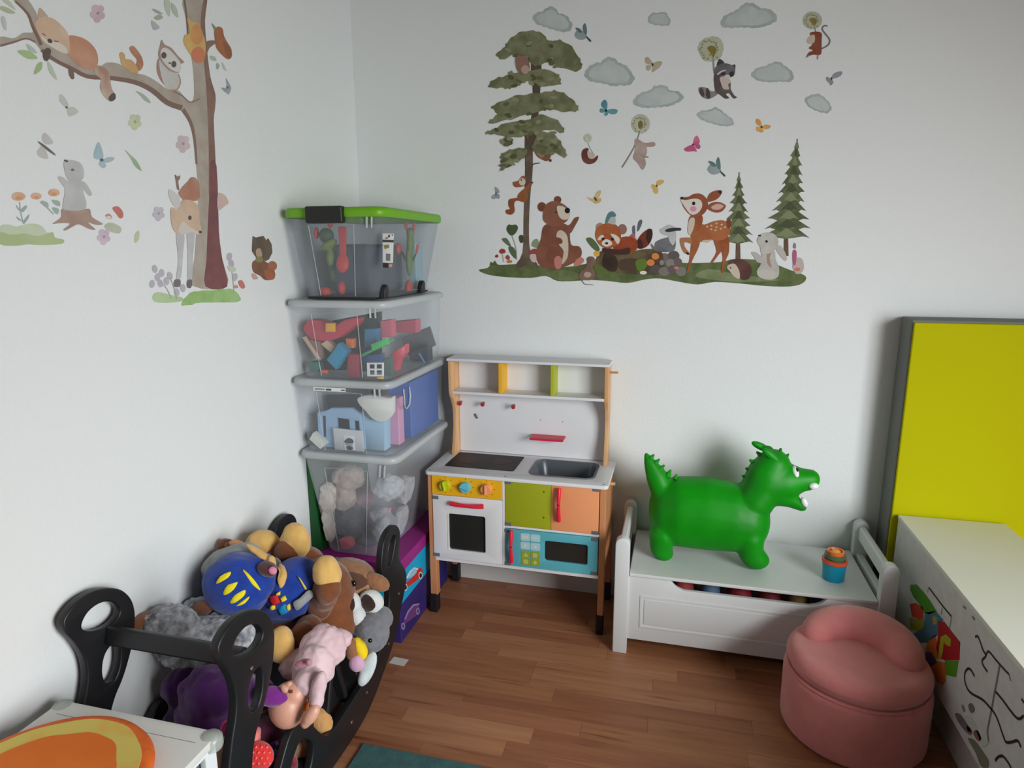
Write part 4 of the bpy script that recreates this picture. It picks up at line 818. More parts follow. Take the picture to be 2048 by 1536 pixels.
# purple cloth, and the toys below it
PU = fur('cloth_purple', (86, 24, 106), (64, 16, 82), 14)
PP = thing('purple_blanket', 'crumpled dark purple fleece blanket under the handle bar of the rocker', 'blanket', tuple(on_y(430, 1400, 1.2)))
blob('folds', [EL(440, 1385, 1.16, 78, 56, -10, 60), EL(420, 1430, 1.14, 66, 66, 0, 50), EL(370, 1370, 1.19, 46, 40, -20, 40), EL(500, 1390, 1.20, 50, 40, 0, 40), EL(380, 1440, 1.17, 50, 60, 0, 40), EL(440, 1475, 1.12, 34, 24, 0, 30)], PU, PP, vox=.007, it=4, fuzz=.009, fscale=22)
blob('corner', [EL(543, 1393, 1.16, 34, 20, -6, 18)], fur('cloth_violet', (128, 34, 138), (116, 28, 126)), PP, vox=.005, it=3, fuzz=.002, fscale=40)
def lump(name, label, cat, els, m, fuzz=.002, fscale=70): return tag(blob(name, els, m, None, vox=.005, it=3, fuzz=fuzz, fscale=fscale), label, cat, 'small soft toys at the bottom of the rocker')
lump('plush_heart', 'magenta plush lump beside the near post of the rocker', 'plush toy', [EL(457, 1456, 1.06, 16, 17)], fur('plush_magenta', (198, 40, 110), (184, 32, 98)))
lump('plush_limb', 'beige plush limb between the side table and the near rocker post', 'plush toy', [EL(452, 1505, 1.07, 17, 40)], fur('plush_beige', (204, 160, 132), (190, 146, 118)))
ps = [EL(514, 1512, 1.12, 34, 30, -15, 22)]
t = thing('strawberry_cushion', 'red cushion with raised pale red dots at the bottom of the rocker', 'cushion', tuple(on_y(512, 1512, 1.1)))
blob('cover', ps, fur('plush_red', (226, 52, 50), (214, 42, 42)), t, vox=.004, it=2)
for i in range(5):
    for j in range(4):
        x, y = 490+i*11+(j % 2)*5, 1494+j*11
        hh = hit(ps, x, y)
        if hh and abs(x-512) < 30: ball('dot', Matrix.Translation(hh[1]) @ Matrix.Diagonal((.0034, .0034, .0034, 1)), mat('dot_red', (250, 112, 104), rough=.7), t, sub=1)
lump('plush_ear', 'pink and white striped plush ear above the red dotted cushion', 'plush toy', [EL(511, 1478, 1.14, 9, 24, -8)], fur('plush_blush', (226, 150, 140), (206, 60, 70), 25))
lump('plush_plum_toy', 'dark plum plush toy below the doll head', 'plush toy', [EL(528, 1462, 1.22, 32, 28), EL(545, 1476, 1.22, 26, 22)], fur('plush_maroon', (92, 34, 60), (76, 26, 50)))
q = [EL(552, 1500, 1.2, 26, 20, 20)]
t = thing('flower_cloth', 'violet cloth with round flower dots near the red dotted cushion', 'cloth', tuple(on_y(550, 1500, 1.1)))
blob('cover', q, fur('cloth_lavender', (112, 52, 140), (98, 44, 126)), t, vox=.004, it=2)
for c, l in (((86, 170, 220), (550, 1504, 6)), ((150, 170, 110), (538, 1496, 5)), ((226, 190, 190), (554, 1487, 4)), ((220, 200, 120), (566, 1497, 4))):
    patch('dot', q, [(l[0]+l[2]*math.cos(a), l[1]+l[2]*math.sin(a)) for a in [i*math.pi/4 for i in range(8)]], mat('fdot_%d' % c[0], c, rough=.8), t, lift=.003)
lump('plush_fawn', 'fawn plush toy between the doll head and the slanted rocker strut', 'plush toy', [EL(572, 1478, 1.27, 30, 26)], fur('plush_fawn', (182, 142, 122), (120, 84, 66), 30))
lump('plush_bear', 'tan plush foot with a yellow edge resting on the rocker side', 'plush toy', [EL(641, 1442, 1.362, 22, 32, 30, 16), EL(630, 1430, 1.375, 18, 22, 20, 14)], fur('plush_honey', (214, 160, 100), (200, 146, 88)))
lump('plush_paw', 'peach plush paw seen through the triangular opening of the rocker', 'plush toy', [EL(606, 1494, 1.30, 28, 36, -40, 20)], fur('plush_peach', (208, 158, 120), (190, 140, 104)))
lump('plush_shoe', 'crimson plush shoe low beside the rocker strut', 'plush toy', [EL(575, 1530, 1.22, 20, 24)], fur('plush_crimson', (196, 30, 66), (40, 24, 34), 30))

# ------------------------------------------------------------------ green hopper on the bench
HP = thing('hopper_dragon', 'glossy green inflatable dragon hopper standing on the white bench', 'hopper toy', (.13, 2.25, .296))
HG = mat('hopper_green', (2, 146, 2), (2, 132, 2), scale=7, rough=.48, spec=.32); YD = 2.235
ed = lambda a, b, rx, ry, an=0, rd=None, dy=0: EL(1270+a/5.251, 870+b/5.251, YD+dy, rx/5.251, ry/5.251, an, None if rd is None else rd/5.251)
bodyE = chain(lambda a, b, rx, ry, rd: ed(a, b, rx, ry, 0, rd), [(330, 800, 180, 345, 250), (480, 800, 260, 372, 290), (760, 820, 300, 388, 300), (1010, 855, 300, 368, 300), (1130, 880, 275, 340, 285)], 6)
bodyE += chain(lambda a, b, rx, ry, an, rd: ed(a, b, rx, ry, an, rd), [(300, 600, 130, 160, 20, 130), (240, 460, 118, 140, 24, 100), (175, 335, 76, 108, 22, 66), (122, 225, 28, 50, 12, 30)], 5)
bodyE += chain(lambda a, b, rx, ry: ed(a, b, rx, ry, 0, (rx+ry)/2, -.035), [(280, 1050, 130, 180), (270, 1170, 112, 130), (300, 1235, 105, 88)], 4)
bodyE += chain(lambda a, b, rx, ry: ed(a, b, rx, ry, 0, (rx+ry)/2, -.04), [(1200, 1080, 150, 180), (1210, 1220, 125, 140), (1270, 1310, 140, 100)], 4)
bodyE += chain(lambda a, b, rx, ry, an, rd: ed(a, b, rx, ry, an, rd), [(1240, 690, 220, 200, 20, 230), (1320, 570, 205, 205, 20, 215), (1395, 440, 218, 235, 0, 205), (1452, 330, 180, 188, 0, 165)], 4)
bodyE += chain(lambda a, b, rx, ry, rd: ed(a, b, rx, ry, -10, rd), [(1400, 480, 235, 245, 210), (1560, 480, 205, 200, 190), (1720, 465, 150, 122, 135), (1838, 465, 98, 108, 105)], 4)
bodyE += chain(lambda a, b, rx, ry, rd: ed(a, b, rx, ry, -28, rd), [(1440, 600, 190, 130, 170), (1580, 645, 150, 98, 130), (1730, 745, 75, 50, 80)], 4)+[ed(1810, 525, 75, 62, 20, 88)]
bodyE += [ed(300, 1160, 110, 160, 0, 110, .10), ed(1230, 1160, 120, 160, 0, 110, .10)]
blob('body', bodyE, HG, HP, vox=.004, it=22)
blob('ear', [ed(1320, 120, 110, 40, -25, 36, .04), ed(1400, 160, 60, 50, -20, 40, .03)], HG, HP, vox=.004, it=3); blob('ear', [ed(1430, 215, 125, 45, -38, 38, -.03), ed(1490, 275, 60, 42, -50, 36, -.03)], HG, HP, vox=.004, it=3)
for a, b, r, an in ((1152, 440, 34, 150), (1190, 362, 36, 150), (1232, 278, 38, 150), (1300, 196, 34, 140), (1525, 168, 34, 75), (1598, 218, 28, 50), (185, 222, 26, 45), (238, 272, 28, 45), (290, 335, 30, 45), (362, 392, 32, 60), (430, 432, 22, 70)):
    c = on_y(1270+a/5.251, 870+b/5.251, YD); s = (c-CAM).dot(FF)/FPX/5.251; d = RR*math.cos(math.radians(an))+UU*math.sin(math.radians(an)); c = c+d*(8*s)
    bm = bmesh.new(); cyl_bm(bm, c-d*(r*1.9*s), c+d*(r*.75*s), r*1.25*s, r*.26*s, n=12); obj('spike', bm, HG, HP, bevel=.002)
pd = lambda l: [(1270+a/5.251, 870+b/5.251) for a, b in l]
EW = mat('eye_white', (235, 238, 236), rough=.3); EK = mat('eye_dark', (20, 22, 20), rough=.3)
patch('eye', bodyE, pd([(1665, 318), (1690, 330), (1722, 385), (1722, 432), (1700, 442), (1672, 405), (1655, 355)]), EW, HP, lift=.004); patch('pupil', bodyE, pd([(1682, 345), (1705, 352), (1716, 385), (1706, 402), (1686, 385)]), EK, HP, lift=.0055)
blob('tooth', [ed(1876, 535, 52, 38, 0, 40, -.03)], EW, HP, vox=.003, it=2); blob('tooth', [ed(1778, 705, 33, 58, 25, 34, -.02)], EW, HP, vox=.003, it=2)
from mathutils.geometry import delaunay_2d_cdt
# ------------------------------------------------------------------ wall stickers (flat prints stuck to the walls)
VIEW = {'A': (0, 0, 2048/560), 'B': (0, 300, 2048/560), 'C': (920, 0, 5.12), 'D': (1280, 0, 2048/440), 'E': (940, 270, 4.8), 'F': (1260, 270, 4.8), 'P': (0, 0, 1)}
def wall_pt(side, x, y, lift):
    if side == 'L': p = on_x(x, y, XL); return Vector((XL+lift, p.y, p.z))
    p = on_y(x, y, YB); return Vector((p.x, YB-lift, p.z))
def outline(kind, pts):
    if kind == 's': return smooth_loop(pts, 3)
    if kind == 'p': return pts
    if kind == 'e':
        cx, cy, rx, ry = pts[:4]; a = math.radians(pts[4]) if len(pts) > 4 else 0; n = 14
        return [(cx+rx*math.cos(t)*math.cos(a)-ry*math.sin(t)*math.sin(a), cy+rx*math.cos(t)*math.sin(a)+ry*math.sin(t)*math.cos(a)) for t in [2*math.pi*i/n for i in range(n)]]
    if kind == 'l':                                  # a stroke: (width start, width end, points)
        w0, w1, q = pts; q = smooth_loop(q, 3, False); L_, R_2 = [], []
        for i, p in enumerate(q):
            a, b = q[max(i-1, 0)], q[min(i+1, len(q)-1)]; d = math.hypot(b[0]-a[0], b[1]-a[1]) or 1; w = (w0+(w1-w0)*i/(len(q)-1))/2
            nx, ny = -(b[1]-a[1])/d*w, (b[0]-a[0])/d*w; L_.append((p[0]+nx, p[1]+ny)); R_2.append((p[0]-nx, p[1]-ny))
        return L_+R_2[::-1]
    if kind == 'c':                                  # scalloped leafy / cloudy edge around a loop
        q = smooth_loop(pts[1], 4); out = []; amp, per = pts[0]; acc = 0
        for i, p in enumerate(q):
            a, b = q[i-1], q[(i+1) % len(q)]; d = math.hypot(b[0]-a[0], b[1]-a[1]) or 1; acc += d/2
            s = amp*abs(math.sin(acc/per*math.pi)); out.append((p[0]+(b[1]-a[1])/d*s, p[1]-(b[0]-a[0])/d*s))
        return out
def piece(name, side, view, kind, pts, m, parent, lift):
    ox, oy, s = VIEW[view]; q = [(ox+x/s, oy+y/s) for x, y in outline(kind, pts)]
    P = [wall_pt(side, x, y, lift) for x, y in q]; k = 1 if side == 'L' else 0
    V, _, F, *_r = delaunay_2d_cdt([Vector((p[k], p.z)) for p in P], [], [list(range(len(P)))], 1, 1e-6)
    bm = bmesh.new(); vs = [bm.verts.new((XL+lift, v.x, v.y) if k else (v.x, YB-lift, v.y)) for v in V]
    for f in F:
        try: bm.faces.new([vs[i] for i in f])
        except ValueError: pass
    for v in [v for v in bm.verts if not v.link_faces]: bm.verts.remove(v)
    return obj(name, bm, m, parent)
DMAT = {}
def dm(c, c2=None, scale=26, pale=0):
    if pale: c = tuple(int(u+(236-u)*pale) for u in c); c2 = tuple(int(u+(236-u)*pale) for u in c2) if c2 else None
    k = 'print_'+'_'.join(map(str, tuple(c)+tuple(c2 or ())))
    return mat(k, c, c2, scale=scale, rough=.7, spec=.25, gain=1.0, lo=.36, hi=.64)
def sticker(name, label, cat, side, view, layers, group=None, base=0):
    """layers: (part name, colour, second colour, kind, points); each a little above the one before"""
    if len(layers) == 1:
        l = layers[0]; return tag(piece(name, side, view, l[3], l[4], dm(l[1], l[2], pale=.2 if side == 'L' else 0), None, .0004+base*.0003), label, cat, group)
    ox, oy, s = VIEW[view]; l = layers[0]; q = outline(l[3], l[4])
    c = wall_pt(side, ox+sum(p[0] for p in q)/len(q)/s, oy+sum(p[1] for p in q)/len(q)/s, 0)
    t = thing(name, label, cat, tuple(c), group)
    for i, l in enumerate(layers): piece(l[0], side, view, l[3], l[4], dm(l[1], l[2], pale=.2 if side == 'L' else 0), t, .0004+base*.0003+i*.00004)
    return t
# ===== back wall
cl, cl2 = (180, 189, 189), (176, 184, 184)
CG_ = 'cloud stickers on the back wall'
for lb, v, p in (('cloud sticker left of the bird above the leafy tree', 'C', [(750, 190), (780, 140), (850, 120), (900, 80), (960, 80), (1010, 140), (1080, 160), (1120, 210), (1145, 270), (1110, 315), (1040, 320), (950, 295), (870, 270), (790, 240)]), ('broad cloud sticker right of the leafy tree top', 'C', [(1285, 750), (1320, 690), (1400, 650), (1450, 640), (1500, 595), (1570, 600), (1630, 650), (1700, 680), (1760, 760), (1780, 810), (1730, 865), (1640, 870), (1560, 875), (1450, 845), (1350, 830), (1290, 790)]),
        ('small cloud sticker near the top centre of the back wall', 'D', [(80, 180), (110, 130), (180, 125), (225, 115), (255, 150), (280, 205), (250, 235), (170, 230), (100, 215)]), ('large cloud sticker above the raccoon sticker', 'D', [(755, 220), (780, 160), (860, 120), (920, 85), (980, 35), (1060, 40), (1120, 80), (1200, 90), (1260, 140), (1265, 190), (1190, 230), (1080, 255), (940, 250), (840, 255), (770, 245)]),
        ('long cloud sticker between the teal butterfly and the raccoon', 'P', [(1267, 205), (1280, 188), (1300, 182), (1310, 173), (1330, 172), (1340, 182), (1356, 184), (1366, 196), (1352, 206), (1334, 212), (1310, 214), (1285, 214)]), ('flat-bottomed cloud sticker right of the raccoon', 'D', [(1040, 700), (1090, 640), (1170, 620), (1220, 595), (1290, 580), (1350, 620), (1400, 660), (1425, 710), (1400, 755), (1300, 755), (1200, 760), (1100, 745)]),
        ('cloud sticker just below the raccoon sticker', 'D', [(535, 1080), (560, 1040), (640, 1030), (700, 1005), (750, 1030), (800, 1070), (860, 1120), (860, 1160), (780, 1170), (690, 1150), (600, 1120)]), ('slanted cloud sticker rightmost on the back wall', 'D', [(1540, 930), (1580, 895), (1660, 880), (1720, 920), (1770, 980), (1770, 1030), (1730, 1048), (1650, 1030), (1570, 985)])):
    k = {'C': 14, 'D': 12, 'P': 2.6}[v]
    big = ('outline', cl, (168, 179, 180), 'c', ((k*.8, k*5), p)); cx = sum(q[0] for q in p)/len(p); cy = sum(q[1] for q in p)/len(p)
    sticker('cloud_sticker', lb, 'sticker', 'B', v, [big, ('wash', (190, 198, 197), (200, 206, 204), 'c', ((k*.5, k*4), [(cx+(x-cx)*.82, cy+(y-cy)*.78) for x, y in p]))], CG_)
def butterfly(lb, side, v, wings, bodyq, c, c2, base=1):
    sticker('butterfly_sticker', lb, 'sticker', side, v, [('wing', c, c2, 's', wq) for wq in wings]+[('body', tuple(int(u*.45) for u in c), None, 'e', bodyq)], 'butterfly stickers on the '+('left' if side == 'L' else 'back')+' wall', base)
butterfly('teal butterfly sticker right of the leafy tree', 'B', 'C', [[(1490, 1130), (1445, 1080), (1460, 1035), (1490, 1022), (1510, 1060), (1505, 1115)], [(1500, 1130), (1560, 1115), (1610, 1125), (1605, 1160), (1560, 1172), (1505, 1150)], [(1490, 1135), (1450, 1110), (1430, 1125), (1435, 1150), (1465, 1155)], [(1495, 1140), (1475, 1170), (1490, 1188), (1515, 1175), (1512, 1150)]], (1495, 1133, 14, 14), (84, 140, 148), (108, 160, 166))
butterfly('beige butterfly sticker right of the broad cloud', 'B', 'D', [[(115, 600), (55, 590), (48, 545), (70, 530), (105, 565)], [(120, 605), (150, 575), (205, 575), (190, 620), (140, 660), (110, 670)], [(105, 610), (60, 610), (60, 650), (90, 655)]], (117, 602, 10, 16), (176, 162, 134), (192, 178, 152))
butterfly('orange butterfly sticker right of centre on the back wall', 'B', 'D', [[(1130, 1180), (1080, 1150), (1080, 1110), (1105, 1108), (1130, 1140)], [(1135, 1185), (1170, 1160), (1215, 1170), (1205, 1195), (1165, 1205)], [(1125, 1185), (1085, 1180), (1085, 1215), (1130, 1235), (1150, 1220)]], (1132, 1183, 11, 11), (216, 158, 84), (226, 172, 100))
butterfly('pink butterfly sticker above the teal flying bird', 'B', 'D', [[(495, 1345), (500, 1300), (525, 1262), (550, 1290), (555, 1330), (520, 1355)], [(495, 1350), (450, 1360), (408, 1390), (440, 1412), (500, 1408), (530, 1410)], [(510, 1350), (555, 1345), (560, 1380), (530, 1385)]], (494, 1346, 9, 9), (196, 88, 132), (214, 120, 156))
butterfly('yellow butterfly sticker above the deer head', 'B', 'F', [[(255, 485), (260, 440), (320, 432), (325, 455), (290, 480)], [(250, 490), (215, 470), (205, 500), (220, 520), (250, 505)], [(255, 495), (270, 520), (268, 560), (240, 565), (220, 530)]], (256, 488, 10, 10), (214, 178, 100), (224, 190, 120))
butterfly('pale yellow butterfly sticker above the red panda', 'B', 'E', [[(1200, 610), (1205, 560), (1245, 530), (1258, 550), (1235, 600)], [(1195, 612), (1150, 605), (1120, 590), (1140, 620), (1180, 640)], [(1200, 615), (1255, 605), (1255, 640), (1215, 660), (1180, 645)]], (1205, 615, 10, 24, -35), (206, 176, 116), (218, 190, 134))
butterfly('grey butterfly sticker left of the squirrel', 'B', 'E', [[(250, 560), (235, 500), (265, 510), (285, 550)], [(245, 565), (205, 590), (215, 615), (255, 605)], [(255, 565), (285, 575), (280, 612), (255, 605)]], (250, 562, 6, 20), (150, 152, 164), (166, 168, 178))
butterfly('blurred grey butterfly sticker at the right of the back wall', 'B', 'D', [[(1780, 730), (1810, 680), (1880, 665), (1870, 705), (1815, 730)], [(1775, 735), (1735, 715), (1735, 750), (1765, 770)], [(1785, 740), (1800, 770), (1775, 795), (1760, 765)]], (1783, 733, 8, 14), (146, 144, 156), (160, 158, 168))
def bird(lb, v, pl):
    sticker('bird_sticker', lb, 'sticker', 'B', v, [('body', (142, 156, 158), (160, 172, 174), 's', pl[0]), ('wing', (92, 118, 120), (110, 134, 136), 's', pl[1]), ('wing', (100, 124, 128), None, 's', pl[2]), ('tail', (70, 90, 94), None, 's', pl[3])], 'flying bird stickers')
bird('teal bird sticker flying beside the cloud above the leafy tree', 'C', [[(1175, 345), (1215, 300), (1270, 330), (1300, 365), (1280, 400), (1225, 408), (1180, 380)], [(1270, 340), (1255, 280), (1280, 235), (1300, 300), (1295, 355)], [(1215, 330), (1180, 285), (1230, 295), (1250, 330)], [(1290, 365), (1345, 415), (1330, 428), (1300, 395)]])
bird('teal bird sticker flying between the two fir trees and the pink butterfly', 'F', [[(742, 320), (790, 270), (850, 300), (875, 340), (850, 370), (790, 380), (750, 350)], [(840, 320), (825, 260), (850, 210), (868, 270), (868, 330)], [(790, 300), (748, 250), (805, 262), (825, 300)], [(862, 340), (915, 385), (905, 400), (868, 362)]])
# grassy ground strip
sticker('ground_sticker', 'long green grass strip sticker under all the woodland animals', 'sticker', 'B', 'P', [
    ('grass', (104, 116, 74), (84, 96, 58), 's', [(957, 540), (975, 536), (985, 526), (1000, 530), (1040, 528), (1090, 532), (1130, 534), (1170, 528), (1200, 522), (1290, 520), (1370, 526), (1440, 524), (1470, 518), (1530, 522), (1580, 540), (1611, 552), (1606, 566), (1580, 573), (1530, 572), (1480, 567), (1430, 564), (1395, 569), (1360, 564), (1320, 557), (1290, 559), (1255, 566), (1215, 562), (1180, 560), (1150, 562), (1115, 562), (1092, 552), (1060, 556), (1010, 554), (975, 549)]),
    ('grass_tone', (122, 132, 90), (100, 112, 70), 's', [(1092, 545), (1130, 540), (1160, 550), (1150, 560), (1115, 560)]), ('grass_tone', (136, 144, 108), (116, 126, 86), 's', [(1390, 552), (1420, 538), (1480, 550), (1560, 560), (1480, 564), (1430, 560)])], base=0)
# leafy tree
lf, lf2 = (108, 110, 78), (134, 136, 104)
TL = [('trunk', (96, 80, 68), (116, 98, 84), 's', [(1050, 265), (1062, 262), (1066, 330), (1060, 400), (1058, 470), (1062, 505), (1078, 535), (1058, 530), (1040, 536), (1030, 532), (1045, 505), (1047, 440), (1050, 340)]), ('branch', (100, 84, 72), None, 'l', (3, 2, [(1060, 335), (1068, 328), (1080, 326)])), ('branch', (86, 70, 58), None, 'l', (3, 3, [(1056, 290), (1052, 275), (1046, 268)])), ('trunk', (90, 76, 62), None, 's', [(1062, 120), (1082, 120), (1080, 190), (1070, 290), (1056, 290), (1066, 200)])]
for p in ([(990, 106), (1005, 95), (1012, 84), (1032, 66), (1060, 59), (1085, 64), (1100, 80), (1120, 78), (1145, 92), (1162, 118), (1166, 136), (1150, 146), (1120, 136), (1095, 128), (1070, 134), (1050, 120), (1030, 112), (1005, 122), (992, 114)], [(974, 176), (985, 158), (1010, 150), (1020, 140), (1040, 146), (1080, 138), (1115, 145), (1124, 162), (1120, 172), (1085, 176), (1060, 165), (1040, 172), (1020, 180), (1000, 178)],
        [(980, 214), (1000, 202), (1030, 190), (1060, 186), (1090, 182), (1115, 180), (1140, 192), (1158, 212), (1156, 224), (1130, 226), (1100, 222), (1080, 226), (1040, 236), (1010, 244), (980, 250), (976, 242), (992, 228)], [(970, 262), (985, 258), (1010, 246), (1050, 240), (1080, 228), (1110, 236), (1130, 256), (1126, 268), (1100, 262), (1075, 268), (1050, 274), (1020, 278), (995, 272), (972, 270)],
        [(1062, 290), (1080, 262), (1110, 268), (1126, 288), (1136, 310), (1128, 318), (1110, 308), (1090, 312), (1068, 306)], [(1002, 330), (1000, 310), (1020, 298), (1045, 294), (1058, 300), (1050, 318), (1030, 326), (1012, 340), (996, 346)], [(1002, 282), (1020, 276), (1028, 288), (1012, 296)]):
    TL.append(('foliage', lf, lf2, 'c', ((-3.5, 10), p)))
    cx, cy = sum(q[0] for q in p)/len(p), sum(q[1] for q in p)/len(p); r = random.Random(int(cx*7+cy))
    xs, ys = [q[0] for q in p], [q[1] for q in p]
    for i in range(14):
        a, b = r.choice(p), r.choice(p); x, y = (a[0]*.5+b[0]*.25+cx*.25), (a[1]*.5+b[1]*.25+cy*.25)
        TL.append(('leaf_clump', ((88, 90, 60), (144, 144, 112), (100, 102, 72), (128, 128, 96))[i % 4], None, 'e', (x, y, 4+4*r.random(), 2.6+2.2*r.random(), r.uniform(-30, 30))))
TL += [('owl', (150, 112, 100), (134, 98, 88), 's', [(1032, 118), (1040, 112), (1056, 118), (1060, 140), (1050, 149), (1036, 142)]), ('owl_breast', (186, 158, 142), None, 'e', (1051, 140, 8, 9))]
sticker('leafy_tree_sticker', 'tall leafy tree sticker at the left of the woodland scene', 'sticker', 'B', 'P', TL, base=1)
def fir(lb, apex, base, hw, trunk, n, seed):
    r = random.Random(seed); ax, ay = apex; bx_, by = base; left, right = [], []
    for i in range(n):
        t0, t1 = (i+.15)/n, (i+1)/n; w1 = hw*(t1**.85)*(.86+.22*r.random()); w0 = hw*(t0**.9)*.52; y0, y1 = ay+(by-ay)*t0, ay+(by-ay)*t1; cx0, cx1 = ax+(bx_-ax)*t0, ax+(bx_-ax)*t1
        right += [(cx0+w0, y0), (cx1+w1, y1+r.uniform(-2, 3)), (cx1+w1*.72, y1-1)]; left += [(cx0-w0, y0), (cx1-w1*(.95+.15*r.random()), y1+r.uniform(-2, 3)), (cx1-w1*.72, y1-1)]
    L = [('trunk', (116, 92, 76), (100, 78, 62), 'p', [(bx_-trunk, by-10), (bx_+trunk, by-10), (bx_+trunk*1.3, by+38), (bx_-trunk*1.3, by+38)]), ('branches', (86, 94, 64), (116, 124, 92), 'p', [(ax, ay)]+right+[(bx_, by+4)]+left[::-1])]
    for i in range(n):
        t = (i+.5)/n; y = ay+(by-ay)*t; cx = ax+(bx_-ax)*t; w = hw*t*.55
        L.append(('needle_tone', ((130, 138, 102), (76, 84, 56))[i % 2], None, 'p', [(cx-1, y-9), (cx+2, y-9), (cx+w, y+9), (cx+w*.5, y+6), (cx, y+10), (cx-w*.5, y+6), (cx-w, y+9)]))
    sticker('fir_tree_sticker', lb, 'sticker', 'B', 'P', L, 'fir tree stickers', base=1)
fir('smaller fir tree sticker behind the deer', (1478, 346), (1476, 484), 33, 4, 9, 3); fir('taller fir tree sticker at the right end of the woodland scene', (1595, 278), (1572, 474), 48, 4, 11, 8)
def st(name, lb, v, layers, base=3, side='B', group=None): return sticker(name, lb, 'sticker', side, v, layers, group, base)
BRN, BRN2 = (138, 88, 70), (124, 76, 60); CRM = (206, 188, 168)
st('bear_sticker', 'sitting brown bear sticker beside the leafy tree', 'E', [
    ('ear', BRN2, None, 'e', (690, 690, 42, 46)), ('ear', BRN2, None, 'e', (842, 622, 36, 36)), ('body', BRN, BRN2, 's', [(700, 890), (760, 850), (900, 850), (955, 900), (970, 1050), (1050, 1070), (1075, 1130), (1040, 1200), (900, 1270), (760, 1290), (660, 1240), (635, 1120), (680, 1000)]),
    ('arm', BRN, BRN2, 's', [(900, 880), (960, 860), (1000, 800), (1040, 785), (1045, 805), (1005, 880), (960, 945)]), ('belly', CRM, (214, 198, 180), 's', [(840, 930), (880, 915), (930, 960), (945, 1060), (935, 1180), (880, 1240), (900, 1120), (860, 1060), (830, 1000)]), ('paw_arm', (132, 82, 64), BRN2, 's', [(715, 930), (770, 900), (800, 970), (870, 990), (890, 1030), (850, 1050), (760, 1040), (710, 990)]),
    ('leg', (130, 80, 62), BRN2, 's', [(760, 1080), (840, 1080), (880, 1160), (870, 1230), (780, 1240), (720, 1180)]), ('foot_pad', (196, 128, 118), None, 's', [(815, 1180), (850, 1160), (885, 1200), (870, 1275), (830, 1285), (810, 1230)]), ('foot_pad', (196, 128, 118), None, 's', [(1000, 1230), (1040, 1180), (1085, 1180), (1095, 1215), (1050, 1250), (1010, 1260)]),
    ('head', BRN, (146, 96, 76), 's', [(700, 760), (720, 680), (790, 635), (870, 650), (930, 690), (955, 740), (950, 800), (900, 850), (820, 880), (750, 860), (705, 820)]), ('muzzle', (214, 202, 184), None, 's', [(835, 690), (870, 680), (920, 700), (950, 745), (950, 800), (900, 815), (855, 780)]), ('nose', (30, 26, 26), None, 'e', (935, 725, 26, 28)), ('eye', (40, 28, 24), None, 'e', (826, 742, 9, 8)), ('inner_ear', (120, 70, 58), None, 'e', (692, 695, 24, 28))])
st('mushroom_sticker', 'red mushrooms and leafy plants sticker left of the leafy tree', 'E', [('leaf', (76, 92, 56), None, 's', [(350, 900), (370, 860), (405, 865), (440, 860), (462, 890), (440, 940), (400, 968), (365, 940)]), ('leaf', (70, 84, 50), None, 's', [(470, 970), (510, 965), (510, 1030), (480, 1030)]), ('frond', (104, 116, 88), None, 's', [(305, 1000), (350, 990), (385, 1040), (395, 1075), (350, 1050)]), ('frond', (92, 108, 76), None, 's', [(370, 1075), (420, 1080), (450, 1150), (440, 1190), (390, 1140)]), ('stem', (150, 158, 140), None, 'l', (8, 8, [(400, 960), (440, 1080), (450, 1200)])), ('mushroom', (156, 66, 62), None, 's', [(280, 1120), (300, 1092), (335, 1100), (340, 1130), (300, 1140)]), ('mushroom', (150, 62, 58), None, 's', [(240, 1165), (260, 1145), (275, 1165), (255, 1178)]), ('mushroom', (160, 84, 70), None, 's', [(340, 1180), (360, 1150), (385, 1175), (370, 1200)]), ('stalk', (196, 180, 160), None, 'l', (10, 12, [(310, 1138), (318, 1180), (325, 1220)])), ('flower', (190, 130, 84), None, 'e', (380, 1215, 28, 16)), ('grass_tuft', (88, 102, 60), None, 'p', [(190, 1250), (200, 1215), (220, 1230), (240, 1205), (260, 1235), (280, 1260)])], 2)
st('mushroom_sticker', 'red mushrooms sticker half hidden behind the bear', 'E', [('mushroom', (170, 70, 70), None, 's', [(570, 1130), (600, 1095), (640, 1095), (650, 1140), (610, 1150)]), ('stalk', (206, 186, 178), None, 's', [(575, 1150), (640, 1150), (630, 1220), (590, 1210)]), ('bush', (140, 152, 124), None, 's', [(590, 1060), (610, 1010), (650, 1000), (665, 1060), (640, 1085)])], 2)
st('squirrel_sticker', 'red squirrel sticker climbing the leafy tree trunk', 'E', [('tail', (152, 88, 58), (138, 76, 50), 's', [(500, 600), (440, 605), (375, 620), (370, 680), (385, 710), (345, 720), (350, 755), (400, 765), (430, 730), (425, 660), (450, 630), (500, 640)]), ('body', (158, 96, 62), (142, 82, 54), 's', [(455, 600), (470, 560), (515, 520), (545, 490), (580, 460), (600, 455), (585, 500), (560, 540), (560, 600), (540, 640), (490, 640)]), ('head', (156, 92, 62), None, 's', [(410, 455), (460, 440), (500, 395), (530, 400), (540, 440), (525, 485), (480, 500), (430, 500)]), ('face', (216, 202, 188), None, 'e', (502, 450, 32, 36)), ('eye', (40, 30, 28), None, 'e', (494, 432, 8, 8)), ('paw', (92, 56, 44), None, 'e', (598, 457, 10, 9))])
st('fox_sticker', 'brown fox sticker hiding in the lower leaves of the leafy tree', 'E', [('body', (140, 104, 78), (122, 86, 62), 's', [(605, 110), (660, 60), (730, 70), (790, 130), (780, 200), (745, 250), (700, 240), (640, 200)]), ('fur_tone', (166, 128, 98), None, 's', [(640, 150), (690, 130), (720, 180), (690, 220), (650, 190)]), ('muzzle', (96, 64, 48), None, 'e', (772, 245, 14, 14))], 4)
